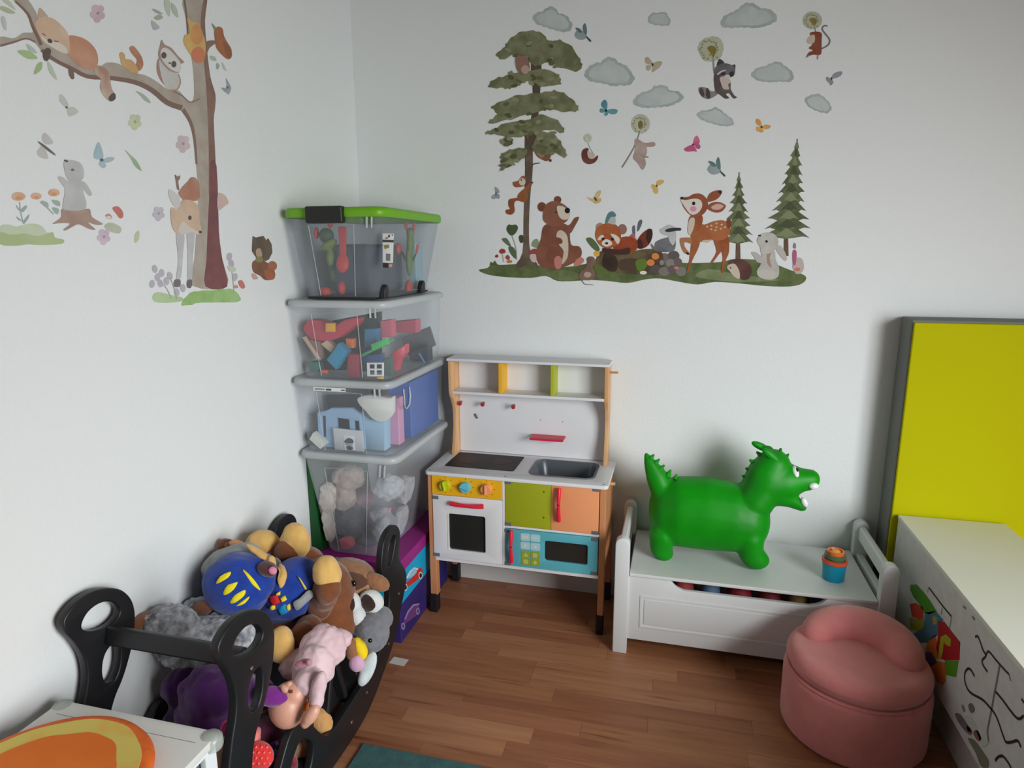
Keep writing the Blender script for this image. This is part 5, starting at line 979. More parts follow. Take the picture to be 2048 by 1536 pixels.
st('hedgehog_sticker', 'small hedgehog sticker hanging from a dandelion seed', 'E', [('stem', (140, 150, 140), None, 'l', (6, 5, [(1130, 50), (1140, 100), (1190, 190)])), ('seed_head', (184, 188, 164), (206, 208, 190), 'e', (1130, 30, 40, 44)), ('spines', (122, 74, 66), (104, 60, 54), 's', [(1070, 190), (1085, 140), (1130, 125), (1140, 150), (1135, 210), (1180, 230), (1225, 195), (1225, 230), (1190, 270), (1130, 280), (1085, 250)]), ('face', (204, 186, 170), None, 's', [(1130, 150), (1170, 170), (1200, 190), (1180, 230), (1135, 215)])], 2)
st('rabbit_sticker', 'little rabbit sticker flying with a dandelion', 'P', [('seed_head', (198, 198, 178), (188, 188, 164), 'e', (1281, 248, 19, 20)), ('seed_core', (120, 112, 70), None, 'e', (1281, 250, 5, 9)), ('stem', (140, 134, 124), None, 'l', (2, 3, [(1280, 262), (1268, 295), (1244, 335)])), ('ear', (170, 146, 136), (188, 166, 156), 's', [(1276, 278), (1290, 286), (1308, 284), (1310, 292), (1296, 294), (1280, 290)]), ('body', (192, 174, 164), (172, 150, 142), 's', [(1270, 278), (1282, 284), (1292, 292), (1294, 305), (1290, 316), (1292, 328), (1285, 340), (1275, 326), (1266, 316), (1270, 300)]), ('arm', (168, 144, 134), None, 'l', (4, 3, [(1284, 312), (1292, 314), (1297, 314)]))], 2)
st('red_panda_sticker', 'red panda sticker lying on the log with a bird on its head', 'E', [('tail', (128, 60, 40), (110, 48, 34), 's', [(1600, 1030), (1640, 960), (1700, 910), (1745, 905), (1752, 970), (1720, 1050), (1660, 1090), (1610, 1085)]), ('tail_stripe', (60, 40, 36), None, 's', [(1700, 912), (1745, 905), (1752, 970), (1722, 1040), (1690, 1000)]), ('tail_stripe', (66, 40, 36), None, 's', [(1605, 1020), (1640, 1000), (1660, 1060), (1650, 1090), (1610, 1085)]), ('body', (166, 78, 46), (146, 64, 38), 's', [(1380, 1060), (1440, 990), (1530, 975), (1600, 1010), (1610, 1080), (1560, 1130), (1450, 1140), (1390, 1110)]), ('leg', (74, 48, 44), None, 's', [(1270, 1090), (1330, 1085), (1430, 1100), (1530, 1080), (1530, 1140), (1440, 1150), (1300, 1140)]),
    ('ear', (178, 140, 120), None, 'e', (1250, 890, 40, 48)), ('ear', (150, 110, 96), None, 'e', (1465, 905, 42, 50)), ('head', (178, 104, 62), (164, 86, 50), 's', [(1205, 980), (1220, 890), (1300, 850), (1390, 855), (1440, 910), (1450, 990), (1420, 1050), (1330, 1090), (1250, 1060)]), ('cheek', (222, 212, 198), None, 's', [(1350, 950), (1400, 960), (1440, 1000), (1420, 1050), (1385, 1000)]), ('cheek', (222, 212, 198), None, 's', [(1225, 1000), (1260, 960), (1290, 975), (1250, 1010)]), ('muzzle', (226, 218, 206), None, 's', [(1265, 1035), (1300, 1000), (1350, 1015), (1365, 1050), (1320, 1072), (1280, 1062)]), ('nose', (36, 28, 28), None, 'e', (1312, 1040, 16, 11)), ('eye', (44, 30, 26), None, 'e', (1278, 998, 15, 14)), ('eye', (44, 30, 26), None, 'e', (1368, 1000, 15, 14)),
    ('bird_body', (186, 186, 180), None, 's', [(1310, 840), (1340, 790), (1390, 780), (1400, 830), (1385, 860), (1340, 850)]), ('bird_head', (96, 130, 136), None, 's', [(1300, 840), (1325, 760), (1365, 732), (1400, 760), (1395, 785), (1350, 790), (1320, 845)])], 5)
st('log_sticker', 'mossy log sticker with fern and yellow flower under the red panda', 'E', [('fern', (92, 112, 72), None, 's', [(1115, 1000), (1160, 985), (1210, 1030), (1245, 1090), (1230, 1120), (1170, 1080)]), ('log', (110, 98, 70), (82, 68, 50), 's', [(1250, 1120), (1350, 1110), (1500, 1130), (1640, 1100), (1780, 1095), (1850, 1140), (1840, 1320), (1700, 1340), (1500, 1330), (1380, 1320), (1260, 1300), (1200, 1240)]), ('bark', (70, 54, 44), (56, 42, 36), 's', [(1290, 1140), (1380, 1150), (1420, 1220), (1400, 1310), (1300, 1290), (1270, 1220)]), ('bark', (84, 66, 52), None, 's', [(1440, 1200), (1620, 1190), (1620, 1280), (1450, 1300)]), ('moss', (96, 112, 56), None, 's', [(1190, 1230), (1280, 1270), (1340, 1330), (1220, 1330)]), ('moss', (98, 124, 48), None, 's', [(1590, 1210), (1680, 1190), (1700, 1260), (1620, 1310)]), ('flower', (226, 172, 70), None, 'e', (1218, 1140, 28, 28)), ('fungus', (222, 136, 72), None, 'e', (1780, 1165, 36, 32)), ('fungus', (224, 134, 68), None, 'e', (1735, 1225, 38, 32))], 4)
st('lavender_sticker', 'lavender sprig sticker above the red panda tail', 'E', [('sprig', (110, 108, 122), None, 's', [(1560, 940), (1560, 880), (1582, 870), (1588, 930), (1580, 970)]), ('sprig', (104, 104, 116), None, 's', [(1605, 910), (1615, 840), (1640, 812), (1655, 830), (1640, 880), (1615, 925)]), ('blossom', (178, 100, 100), None, 's', [(1530, 975), (1565, 945), (1590, 975), (1560, 990)]), ('blossom', (196, 140, 136), None, 's', [(1575, 985), (1600, 990), (1595, 1005), (1580, 1005)])], 3)
st('mouse_sticker', 'small brown mouse sticker on the grass in front of the bear', 'E', [('body', (142, 112, 98), (122, 94, 82), 's', [(1045, 1350), (1065, 1310), (1110, 1270), (1130, 1200), (1160, 1165), (1195, 1180), (1205, 1230), (1175, 1270), (1198, 1310), (1195, 1380), (1130, 1395), (1065, 1385)]), ('belly', (184, 160, 146), None, 'e', (1130, 1340, 36, 28)), ('ear', (120, 90, 80), None, 's', [(1120, 1190), (1150, 1165), (1170, 1200), (1140, 1230)]), ('tail', (130, 124, 122), None, 'l', (8, 5, [(1075, 1395), (1100, 1430), (1150, 1435), (1190, 1440)]))], 6)
st('badger_sticker', 'little badger sticker sitting on the stones', 'F', [('body', (120, 120, 124), (98, 98, 102), 's', [(210, 1080), (200, 1045), (215, 1050), (235, 1075), (245, 1030), (300, 1000), (370, 980), (430, 960), (440, 1040), (420, 1110), (330, 1125), (240, 1110)]), ('chest', (196, 196, 196), None, 's', [(370, 990), (400, 930), (440, 930), (440, 1010), (410, 1060)]), ('head', (190, 190, 190), None, 's', [(288, 910), (330, 885), (370, 862), (420, 875), (440, 900), (420, 960), (380, 970), (330, 960), (300, 940)]), ('mask', (58, 58, 62), None, 's', [(335, 915), (380, 895), (440, 890), (490, 895), (485, 918), (450, 920), (390, 930), (350, 930)])], 5)
SL = [('stone', c, None, 'e', q) for c, q in zip([(118, 108, 106), (98, 88, 88), (140, 130, 126), (110, 98, 96), (92, 82, 82), (128, 118, 114), (104, 92, 92), (134, 122, 120)], [(330, 1180, 60, 46), (420, 1160, 56, 50), (390, 1230, 48, 40), (460, 1220, 40, 42), (250, 1290, 60, 42), (330, 1310, 56, 44), (410, 1290, 50, 40), (490, 1310, 52, 46)])]
st('stones_sticker', 'pile of grey stones sticker under the badger', 'F', SL+[('pebble_tone', (150, 140, 138), None, 'e', (305, 1225, 20, 26)), ('flower', (200, 130, 124), None, 'e', (445, 1275, 24, 14)), ('flower', (226, 222, 210), None, 'e', (128, 1322, 34, 18))], 4)
DB, DB2 = (166, 96, 58), (150, 82, 48)
st('deer_sticker', 'young red-brown deer sticker with white spots between badger and fir tree', 'F', [('leg', (158, 92, 58), None, 's', [(800, 1000), (850, 1010), (890, 1090), (850, 1150), (790, 1230), (775, 1220), (830, 1120)]), ('leg', (178, 118, 84), None, 's', [(590, 990), (510, 985), (480, 1000), (490, 1070), (520, 1130), (565, 1150), (570, 1130), (530, 1080), (525, 1030), (600, 1045)]), ('hoof', (46, 34, 32), None, 'e', (553, 1138, 18, 10, 40)), ('leg', DB, DB2, 's', [(600, 1000), (670, 1010), (650, 1100), (600, 1200), (560, 1320), (545, 1315), (570, 1200)]), ('leg', DB, DB2, 's', [(850, 950), (940, 960), (950, 1120), (920, 1200), (900, 1310), (875, 1310), (890, 1180), (870, 1080)]),
    ('body', DB, (176, 108, 66), 's', [(590, 900), (660, 850), (720, 860), (800, 830), (900, 820), (960, 880), (950, 960), (880, 1010), (760, 1010), (650, 1030), (590, 1000)]), ('tail', (132, 70, 46), None, 's', [(925, 830), (960, 800), (972, 870), (940, 900)]), ('belly', (210, 190, 170), None, 's', [(690, 1015), (790, 1005), (740, 1035)]), ('neck', DB2, DB, 's', [(580, 780), (690, 770), (690, 860), (640, 930), (570, 950), (560, 870)]), ('throat', (210, 194, 180), None, 's', [(580, 800), (620, 800), (615, 880), (580, 960), (555, 930), (560, 850)]),
    ('ear', (150, 86, 58), None, 's', [(745, 640), (760, 570), (820, 535), (880, 535), (870, 580), (820, 625)]), ('ear_tip', (64, 44, 38), None, 's', [(840, 540), (880, 534), (872, 570)]), ('ear', (152, 86, 60), None, 's', [(740, 690), (790, 650), (860, 645), (920, 680), (880, 735), (820, 745), (760, 720)]), ('inner_ear', (214, 170, 160), None, 's', [(780, 690), (840, 660), (900, 680), (860, 715), (800, 715)]), ('head', (154, 88, 58), (140, 76, 50), 's', [(490, 605), (560, 595), (620, 565), (690, 570), (745, 630), (740, 710), (690, 770), (610, 785), (550, 740), (510, 680)]), ('face', (222, 214, 206), None, 's', [(485, 620), (540, 625), (620, 610), (680, 630), (692, 690), (650, 750), (590, 765), (545, 720), (505, 660)]), ('cheek', (220, 150, 176), None, 'e', (607, 710, 32, 26)), ('eye', (36, 26, 28), None, 'e', (611, 657, 16, 18)), ('nose', (36, 26, 26), None, 'e', (499, 606, 14, 12))]+[('spot', (216, 190, 166), None, 'e', (x, y, 11, 8)) for x, y in ((780, 870), (830, 850), (880, 860), (830, 885), (780, 905), (910, 885), (870, 900), (740, 880), (820, 915))], 5)
st('hedgehog_sticker', 'round hedgehog sticker on the grass beside the white rabbit', 'F', [('spines', (104, 70, 60), (86, 56, 50), 's', [(940, 1230), (990, 1195), (1080, 1195), (1150, 1240), (1168, 1310), (1140, 1380), (1070, 1388), (1040, 1320), (1000, 1260)]), ('face', (206, 190, 174), None, 's', [(930, 1270), (960, 1240), (1010, 1240), (1050, 1310), (1050, 1380), (1000, 1360), (960, 1310)]), ('eye', (40, 30, 28), None, 'e', (965, 1275, 8, 7))], 5)
WB, WB2 = (196, 192, 184), (180, 176, 168)
st('rabbit_sticker', 'sitting white rabbit sticker in front of the taller fir tree', 'F', [('ear', (190, 184, 176), None, 's', [(1400, 1090), (1440, 1060), (1480, 1110), (1505, 1180), (1490, 1210), (1440, 1160)]), ('body', WB, WB2, 's', [(1270, 1110), (1380, 1100), (1400, 1200), (1430, 1270), (1420, 1360), (1340, 1390), (1250, 1370), (1215, 1310), (1260, 1230)]), ('arm', (186, 182, 178), None, 's', [(1165, 1130), (1210, 1125), (1260, 1170), (1290, 1230), (1220, 1220), (1190, 1170)]), ('scarf', (166, 140, 132), None, 's', [(1320, 1110), (1370, 1100), (1340, 1180), (1360, 1270), (1320, 1240), (1310, 1160)]), ('head', (200, 198, 190), WB2, 's', [(1220, 1020), (1245, 960), (1320, 935), (1390, 955), (1425, 1020), (1400, 1090), (1330, 1140), (1260, 1130), (1250, 1080)]), ('eye', (48, 44, 44), None, 'e', (1310, 1022, 13, 13)), ('nose', (60, 56, 56), None, 'e', (1246, 966, 14, 9)), ('foot', (196, 192, 184), None, 'e', (1310, 1335, 90, 44))], 5)
st('gnome_flower_sticker', 'pink flower spike sticker at the right end of the grass strip', 'F', [('bud', (196, 176, 172), None, 's', [(1560, 1250), (1600, 1180), (1650, 1190), (1670, 1260), (1650, 1320), (1590, 1330)]), ('spike', (184, 92, 132), None, 's', [(1565, 1240), (1560, 1130), (1580, 1100), (1600, 1130), (1590, 1240)]), ('tip', (140, 128, 150), None, 's', [(1565, 1080), (1575, 1035), (1592, 1050), (1590, 1090)]), ('petal', (206, 120, 110), None, 'e', (1605, 1290, 30, 18))], 4)
st('raccoon_sticker', 'grey raccoon sticker flying with a dandelion', 'D', [('seed_head', (192, 194, 172), (184, 186, 160), 'c', ((8, 30), [(545, 460), (570, 390), (640, 350), (720, 350), (765, 400), (770, 470), (740, 540), (670, 570), (590, 550)])), ('seed_core', (134, 122, 56), None, 's', [(625, 450), (665, 425), (710, 450), (700, 500), (680, 540), (660, 500)]), ('stem', (150, 150, 146), None, 'l', (14, 18, [(680, 530), (685, 600), (690, 660)])), ('tail', (140, 134, 132), None, 's', [(545, 820), (580, 810), (620, 820), (660, 850), (720, 850), (720, 880), (650, 920), (590, 910), (555, 870)]), ('tail_stripe', (86, 78, 78), None, 's', [(560, 820), (585, 830), (600, 890), (580, 900), (552, 860)]), ('tail_stripe', (80, 72, 72), None, 's', [(620, 820), (645, 840), (655, 905), (630, 922), (612, 880)]),
    ('body', (112, 100, 96), (92, 82, 80), 's', [(690, 690), (760, 690), (840, 760), (845, 830), (880, 890), (905, 905), (870, 918), (830, 870), (800, 880), (830, 912), (790, 918), (740, 880), (700, 850)]), ('chest', (206, 190, 182), None, 's', [(745, 720), (810, 715), (845, 760), (820, 790), (830, 830), (780, 830), (755, 780)]), ('ear', (70, 68, 70), None, 's', [(715, 620), (730, 560), (750, 552), (785, 585), (760, 620)]), ('ear', (78, 76, 78), None, 's', [(850, 620), (865, 605), (888, 605), (880, 660)]), ('head', (118, 116, 118), (98, 96, 98), 's', [(685, 680), (710, 620), (780, 590), (850, 605), (885, 650), (870, 710), (810, 720), (740, 700)]), ('brow', (206, 202, 198), None, 'l', (16, 10, [(720, 695), (760, 665), (800, 655)])), ('mask', (62, 58, 60), None, 's', [(745, 695), (780, 670), (800, 690), (770, 702)]), ('mask', (58, 54, 56), None, 'e', (852, 690, 20, 24)), ('muzzle', (216, 204, 196), None, 'e', (812, 712, 26, 16))], 2)
st('mouse_sticker', 'brown mouse sticker with a curled tail flying in the top right corner', 'D', [('seed_head', (190, 191, 172), (184, 185, 162), 'e', (1605, 190, 90, 84)), ('seed_core', (140, 126, 66), None, 's', [(1575, 185), (1615, 165), (1645, 190), (1625, 240)]), ('stem', (150, 140, 120), None, 'l', (10, 8, [(1615, 230), (1630, 270), (1635, 300)])), ('tail', (128, 118, 116), None, 'l', (14, 14, [(1690, 455), (1750, 420), (1765, 370), (1720, 310), (1695, 270), (1715, 240), (1745, 245)])), ('body', (150, 84, 62), (134, 72, 54), 's', [(1580, 310), (1640, 295), (1690, 310), (1690, 370), (1690, 450), (1680, 510), (1610, 510), (1560, 530), (1545, 535), (1570, 490), (1610, 470), (1570, 450), (1600, 420), (1610, 370)]), ('belly', (208, 186, 172), None, 's', [(1555, 370), (1590, 330), (1625, 330), (1625, 390), (1590, 410), (1560, 400)]), ('foot', (140, 140, 146), None, 'l', (12, 8, [(1580, 515), (1545, 535)])), ('foot', (150, 150, 154), None, 'l', (14, 10, [(1655, 515), (1652, 555)]))], 2)
for lb_, (cx, cy, r) in (('raccoon', (1421, 98, 24)), ('mouse', (1625, 41, 17)), ('rabbit', (1281, 248, 18)), ('hedgehog', (1175, 276, 8))):
    host = [o for o in bpy.data.objects if o.parent is None and o.get('label', '').split(' sticker')[0].endswith(lb_) and 'fly' in o.get('label', '')+('fly' if lb_ == 'hedgehog' and 'hanging' in o.get('label', '') else '') and abs((o.location-wall_pt('B', cx, cy, 0)).length) < .2]
    if host:
        for i in range(22 if r > 10 else 10):
            a = i*2.4; q = r*(.45+.5*((i*7) % 11)/11)
            piece('seed', 'B', 'P', 'e', (cx+q*math.cos(a), cy+q*math.sin(a), r*.075, r*.075), dm((150, 146, 104)), host[0], .0021)
# ===== left wall
bk, bk2 = (170, 158, 144), (156, 140, 124)
o = 1097
TR = [('bark', bk, bk2, 's', [(1515, 0), (1496, 150), (1510, 350), (1535, 560), (1572, 690), (1572, 790), (1560, 880), (1570, 1100), (1583, 1400), (1600, 600+o), (1625, 800+o), (1660, 1000+o), (1400, 992+o), (1420, 800+o), (1440, 500+o), (1448, 300+o), (1432, 100+o), (1415, 1000), (1380, 880), (1330, 795), (1250, 772), (1180, 722), (1100, 645), (1000, 602), (880, 582), (750, 562), (640, 572), (560, 540), (480, 475), (350, 432), (300, 370), (250, 310), (190, 285), (100, 312), (0, 340), (0, 268), (100, 280), (170, 240), (240, 235), (230, 170), (190, 95), (90, -10), (190, -10), (245, 60), (300, 160), (350, 260), (430, 350), (540, 420), (640, 500), (720, 495), (780, 458), (870, 468), (960, 528), (1060, 550), (1150, 600), (1220, 650), (1300, 660), (1350, 712), (1395, 745), (1418, 700), (1415, 560), (1400, 430), (1370, 300), (1362, 150), (1338, -10), (1515, -10)]),
    ('bark_edge', (112, 78, 64), (128, 92, 76), 's', [(1490, -10), (1516, -10), (1498, 150), (1512, 350), (1537, 560), (1574, 690), (1572, 790), (1562, 880), (1572, 1100), (1585, 1400), (1590, 1500), (1530, 1500), (1525, 1100), (1515, 800), (1500, 560), (1478, 350), (1465, 150)]), ('red_bark', (96, 48, 50), (112, 56, 54), 's', [(1535, 100+o), (1583, 120+o), (1600, 600+o), (1625, 800+o), (1660, 1000+o), (1500, 997+o), (1508, 800+o), (1520, 500+o), (1530, 300+o)]),
    ('branch_shade', (112, 82, 68), None, 'l', (24, 40, [(300, 365), (400, 440), (520, 500), (640, 560), (800, 570), (980, 600), (1110, 660), (1220, 750), (1330, 790)])), ('branch_shade', (110, 80, 66), None, 'l', (14, 26, [(110, 10), (200, 100), (240, 200), (300, 330)])), ('branch_shade', (116, 88, 74), None, 'l', (18, 10, [(0, 335), (100, 308), (190, 282), (260, 310)])), ('bark_edge', (116, 86, 72), None, 'l', (30, 14, [(1335, 800), (1390, 890), (1420, 1010), (1436, 1200)])), ('bark_edge', (110, 80, 66), None, 'l', (16, 10, [(1345, -10), (1366, 150), (1372, 280)])), ('bark_line', (120, 92, 78), None, 'l', (10, 8, [(1250, 660), (1330, 700), (1390, 748), (1460, 720)]))]
sticker('big_tree_sticker', 'large bare tree sticker with a long branch on the left wall', 'sticker', 'L', 'A', TR, base=1)
sl = lambda name, lb, layers, base=3, v='A', group=None: sticker(name, lb, 'sticker', 'L', v, layers, group, base)
FX, FX2 = (196, 136, 104), (208, 158, 128)
sl('fox_sticker', 'sleeping fox sticker draped over the branch on the left wall', [('tail', (160, 118, 98), (196, 170, 150), 's', [(700, 480), (770, 500), (800, 560), (815, 650), (842, 690), (835, 730), (800, 742), (755, 700), (728, 640), (735, 580), (690, 540)]), ('tail_tip', (70, 56, 52), None, 's', [(790, 715), (820, 680), (842, 695), (838, 728), (805, 742)]), ('body', FX, (186, 118, 86), 's', [(490, 270), (560, 265), (640, 300), (700, 370), (715, 450), (690, 500), (620, 505), (540, 450), (490, 380)]), ('paw', (74, 56, 50), None, 's', [(310, 385), (340, 350), (370, 370), (350, 440), (320, 440)]), ('paw', (110, 78, 68), None, 's', [(500, 490), (530, 510), (540, 570), (520, 578), (500, 540)]), ('ear', (190, 158, 128), None, 's', [(280, 120), (285, 60), (310, 75), (350, 130)]), ('head', (206, 166, 134), (214, 182, 152), 's', [(250, 170), (300, 125), (370, 130), (430, 170), (490, 240), (505, 320), (500, 390), (440, 390), (370, 340), (290, 270)]), ('cheek', (218, 206, 190), None, 's', [(290, 260), (350, 300), (420, 310), (480, 350), (480, 390), (400, 360), (320, 310)]), ('nose', (56, 46, 46), None, 'e', (360, 300, 20, 15, 35)), ('eye', (70, 54, 50), None, 'l', (8, 5, [(305, 245), (330, 262)])), ('eye', (70, 54, 50), None, 'l', (8, 5, [(392, 300), (425, 305)]))])
sl('squirrel_sticker', 'small golden squirrel sticker on the branch beside the owl', [('tail', (186, 130, 88), (166, 100, 70), 's', [(985, 490), (1000, 440), (960, 390), (945, 350), (970, 335), (1000, 365), (1035, 420), (1045, 480), (1015, 520)]), ('body', (206, 162, 98), (196, 150, 92), 's', [(880, 440), (870, 400), (885, 380), (910, 400), (915, 430), (960, 440), (1000, 490), (1005, 540), (950, 520), (890, 480)])])
sl('owl_sticker', 'pale owl sticker standing at the fork of the branch', [('wing', (156, 118, 104), None, 's', [(1150, 440), (1180, 430), (1200, 560), (1230, 640), (1180, 600), (1145, 520)]), ('body', (200, 198, 194), (190, 184, 178), 's', [(1160, 450), (1200, 430), (1290, 530), (1315, 600), (1290, 655), (1240, 660), (1190, 600)]), ('edge', (170, 128, 114), None, 'l', (10, 14, [(1300, 540), (1316, 600), (1290, 655), (1240, 662)])), ('head', (158, 128, 114), None, 's', [(1180, 290), (1200, 325), (1250, 350), (1300, 410), (1345, 455), (1320, 470), (1310, 530), (1240, 520), (1180, 460), (1155, 400), (1165, 345)]), ('face', (212, 208, 202), None, 's', [(1170, 390), (1190, 350), (1230, 360), (1280, 410), (1320, 470), (1310, 525), (1250, 510), (1190, 450)]), ('eye', (66, 60, 60), None, 'e', (1195, 405, 20, 24)), ('eye', (66, 60, 60), None, 'e', (1268, 470, 19, 24)), ('beak', (110, 86, 76), None, 'e', (1238, 462, 10, 8))], 3)
sl('autumn_leaf_sticker', 'yellow and orange autumn leaf sticker on the tree trunk', [('leaf', (214, 170, 84), (206, 156, 78), 's', [(1365, 135), (1400, 160), (1450, 175), (1480, 250), (1500, 320), (1490, 440), (1440, 462), (1405, 420), (1370, 370), (1340, 310), (1350, 255), (1385, 240)]), ('leaf', (212, 144, 72), (200, 124, 66), 's', [(1400, 200), (1450, 180), (1480, 280), (1440, 330), (1390, 290)]), ('leaf', (206, 110, 70), None, 's', [(1395, 380), (1440, 340), (1490, 370), (1490, 440), (1440, 462), (1405, 425)])], 4)
sl('robin_sticker', 'orange bird sticker perched right of the tree trunk', [('twig', (120, 88, 72), None, 's', [(1500, 310), (1560, 295), (1575, 315), (1530, 350), (1515, 380)]), ('beak', (120, 132, 110), None, 's', [(1545, 170), (1575, 200), (1568, 225)]), ('body', (166, 92, 48), (150, 78, 44), 's', [(1565, 230), (1590, 195), (1625, 210), (1635, 260), (1660, 310), (1690, 360), (1690, 420), (1660, 432), (1620, 400), (1580, 350), (1570, 290)]), ('wing', (134, 70, 44), None, 's', [(1630, 300), (1670, 330), (1695, 400), (1670, 428), (1640, 370)])], 3)
def leafs(name, lb, ls, base=2): sticker(name, lb, 'sticker', 'L', 'A', [('leaf', c, c2, 's', p) for c, c2, p in ls], 'leaf stickers on the left wall', base)
LA, LB, LC = (170, 184, 146), (186, 196, 170), (150, 166, 148)
leafs('leaf_sticker', 'leaf spray sticker in the top left corner of the photo', [(LA, None, [(0, 45), (50, 55), (110, 95), (60, 98), (0, 70)]), (LB, None, [(15, 0), (60, 0), (100, 50), (110, 75), (60, 40)]), ((186, 196, 190), None, [(5, 125), (35, 130), (45, 220), (20, 200)])])
leafs('leaf_sticker', 'leaf spray sticker hanging below the fox', [((160, 186, 120), None, [(125, 375), (200, 370), (275, 425), (200, 430)]), ((156, 182, 118), None, [(245, 545), (270, 470), (305, 455), (300, 510)]), ((184, 196, 168), None, [(345, 450), (380, 490), (415, 585), (360, 530)]), ((180, 190, 176), None, [(190, 320), (240, 350), (270, 390), (215, 375)])])
leafs('leaf_sticker', 'grey-green leaf spray sticker at the top left of the trunk', [(LC, None, [(1110, 65), (1150, 75), (1190, 105), (1140, 95)]), ((160, 170, 140), None, [(1125, 130), (1165, 105), (1190, 130), (1150, 148)]), (LB, None, [(1200, 0), (1240, 10), (1240, 120), (1205, 70)]), ((178, 186, 170), None, [(1250, 20), (1290, 60), (1300, 130), (1260, 90)]), ((170, 176, 178), None, [(1105, 150), (1150, 180), (1165, 205), (1120, 220)])])
leafs('leaf_sticker', 'leaf spray sticker under the orange bird', [((170, 182, 166), None, [(1530, 410), (1570, 415), (1580, 445), (1545, 440)]), (LC, None, [(1585, 460), (1605, 480), (1590, 510), (1578, 490)]), ((186, 194, 186), None, [(1620, 455), (1640, 480), (1655, 520), (1630, 500)])])
leafs('leaf_sticker', 'slim green leaf sticker below the golden squirrel', [((150, 170, 150), (166, 182, 166), [(990, 665), (1040, 685), (1080, 720), (1100, 755), (1055, 735), (1025, 700)])])
leafs('leaf_sticker', 'long green leaf sticker right of the blue butterfly', [((132, 166, 118), (166, 184, 158), [(910, 1095), (950, 1130), (1000, 1180), (1035, 1252), (985, 1215), (955, 1160)])])
leafs('leaf_sticker', 'small yellow-green leaf sticker left of the deer', [((190, 196, 150), None, [(985, 620+o), (1015, 590+o), (1015, 650+o), (985, 680+o)])])
butterfly('pale grey butterfly sticker below the fox tail', 'L', 'A', [[(480, 785), (435, 740), (435, 690), (470, 710), (500, 765)], [(490, 790), (540, 785), (572, 815), (545, 840), (500, 850)]], (485, 785, 9, 9), (184, 184, 174), (196, 196, 188))
butterfly('blue butterfly sticker above the rabbit on the stump', 'L', 'A', [[(740, 1165), (690, 1160), (685, 1120), (715, 1040), (740, 1075), (755, 1140)], [(745, 1175), (790, 1150), (835, 1155), (815, 1180), (770, 1190)], [(735, 1175), (720, 1200), (750, 1230), (775, 1215), (760, 1185)]], (742, 1170, 14, 12), (150, 178, 190), (168, 192, 202))
butterfly('pale dragonfly sticker left of the blue butterfly', 'L', 'A', [[(330, 1055), (305, 1010), (330, 970), (390, 1045)], [(310, 1060), (270, 1110), (290, 1150), (350, 1160), (330, 1090)]], (340, 1085, 10, 85, -52), (196, 192, 188), (186, 180, 178))
butterfly('small grey bird sticker under the orange bird', 'L', 'A', [[(1650, 570), (1675, 610), (1690, 650), (1670, 692), (1645, 660), (1655, 620)], [(1615, 640), (1650, 650), (1665, 680), (1640, 670)]], (1665, 640, 6, 10), (166, 172, 176), (140, 148, 152))
FG = 'flower stickers on the left wall'
for lb, v, cx, cy, r, c in (('pink flower sticker near the top of the left wall', 'A', 712, 98, 50, (196, 164, 172)), ('yellow-green flower sticker below the branch', 'A', 985, 892, 44, (190, 196, 158)), ('pink flower sticker left of the trunk', 'A', 1338, 1052, 48, (196, 172, 178)), ('lilac flower sticker left of the deer', 'B', 1158, 465, 40, (186, 180, 190)), ('mauve flower sticker below the mushrooms', 'B', 757, 635, 44, (196, 172, 190))):
    sticker('flower_sticker', lb, 'sticker', 'L', v, [('petal', c, tuple(min(255, u+14) for u in c), 'e', (cx+r*.62*math.cos(a), cy+r*.85*math.sin(a), r*.52, r*.55)) for a in [i*2*math.pi/5+.4 for i in range(5)]]+[('centre', tuple(int(u*.78) for u in c), None, 'e', (cx, cy, r*.2, r*.22))], FG, 2)
RBW, RB2 = (192, 190, 190), (178, 176, 178)
sl('rabbit_sticker', 'grey rabbit sticker looking up on a tree stump', [('stump', (150, 118, 104), (166, 134, 118), 's', [(450, 430), (550, 445), (650, 430), (670, 490), (750, 540), (700, 548), (640, 530), (695, 580), (650, 578), (580, 545), (545, 552), (480, 588), (462, 580), (510, 540), (440, 535), (382, 542), (400, 525), (445, 490)]), ('ear', (182, 180, 182), None, 's', [(600, 230), (630, 250), (670, 320), (650, 335), (615, 290)]), ('arm', (186, 184, 184), None, 's', [(420, 200), (460, 200), (510, 260), (500, 300), (465, 270)]), ('body', RBW, RB2, 's', [(480, 230), (590, 220), (610, 320), (630, 400), (600, 440), (480, 440), (455, 410), (470, 320)]), ('head', (196, 194, 194), RB2, 's', [(465, 130), (470, 75), (530, 75), (590, 100), (612, 160), (600, 215), (540, 230), (490, 210)]), ('nose', (74, 70, 72), None, 'e', (480, 80, 16, 8, 25)), ('eye', (90, 84, 84), None, 'e', (527, 145, 13, 9))], 3, 'B')
FLW = [('stem', (150, 164, 158), None, 'l', (8, 8, [(140, 380), (150, 460), (170, 540)])), ('leaf', (146, 162, 158), None, 's', [(150, 440), (185, 405), (195, 420), (165, 455)]), ('leaf', (146, 162, 158), None, 's', [(150, 450), (115, 400), (125, 430)]), ('leaf', (140, 158, 154), None, 's', [(170, 520), (210, 470), (205, 500), (175, 540)]), ('leaf', (140, 158, 154), None, 's', [(160, 520), (118, 485), (130, 510)]), ('stem', (150, 164, 158), None, 'l', (8, 8, [(290, 380), (340, 420), (390, 470)])), ('leaf', (150, 166, 162), None, 's', [(300, 370), (345, 385), (350, 420), (315, 400)]), ('leaf', (150, 166, 162), None, 's', [(375, 365), (430, 375), (435, 410), (400, 400)]), ('leaf', (150, 166, 162), None, 's', [(380, 420), (425, 430), (420, 470), (395, 455)])]
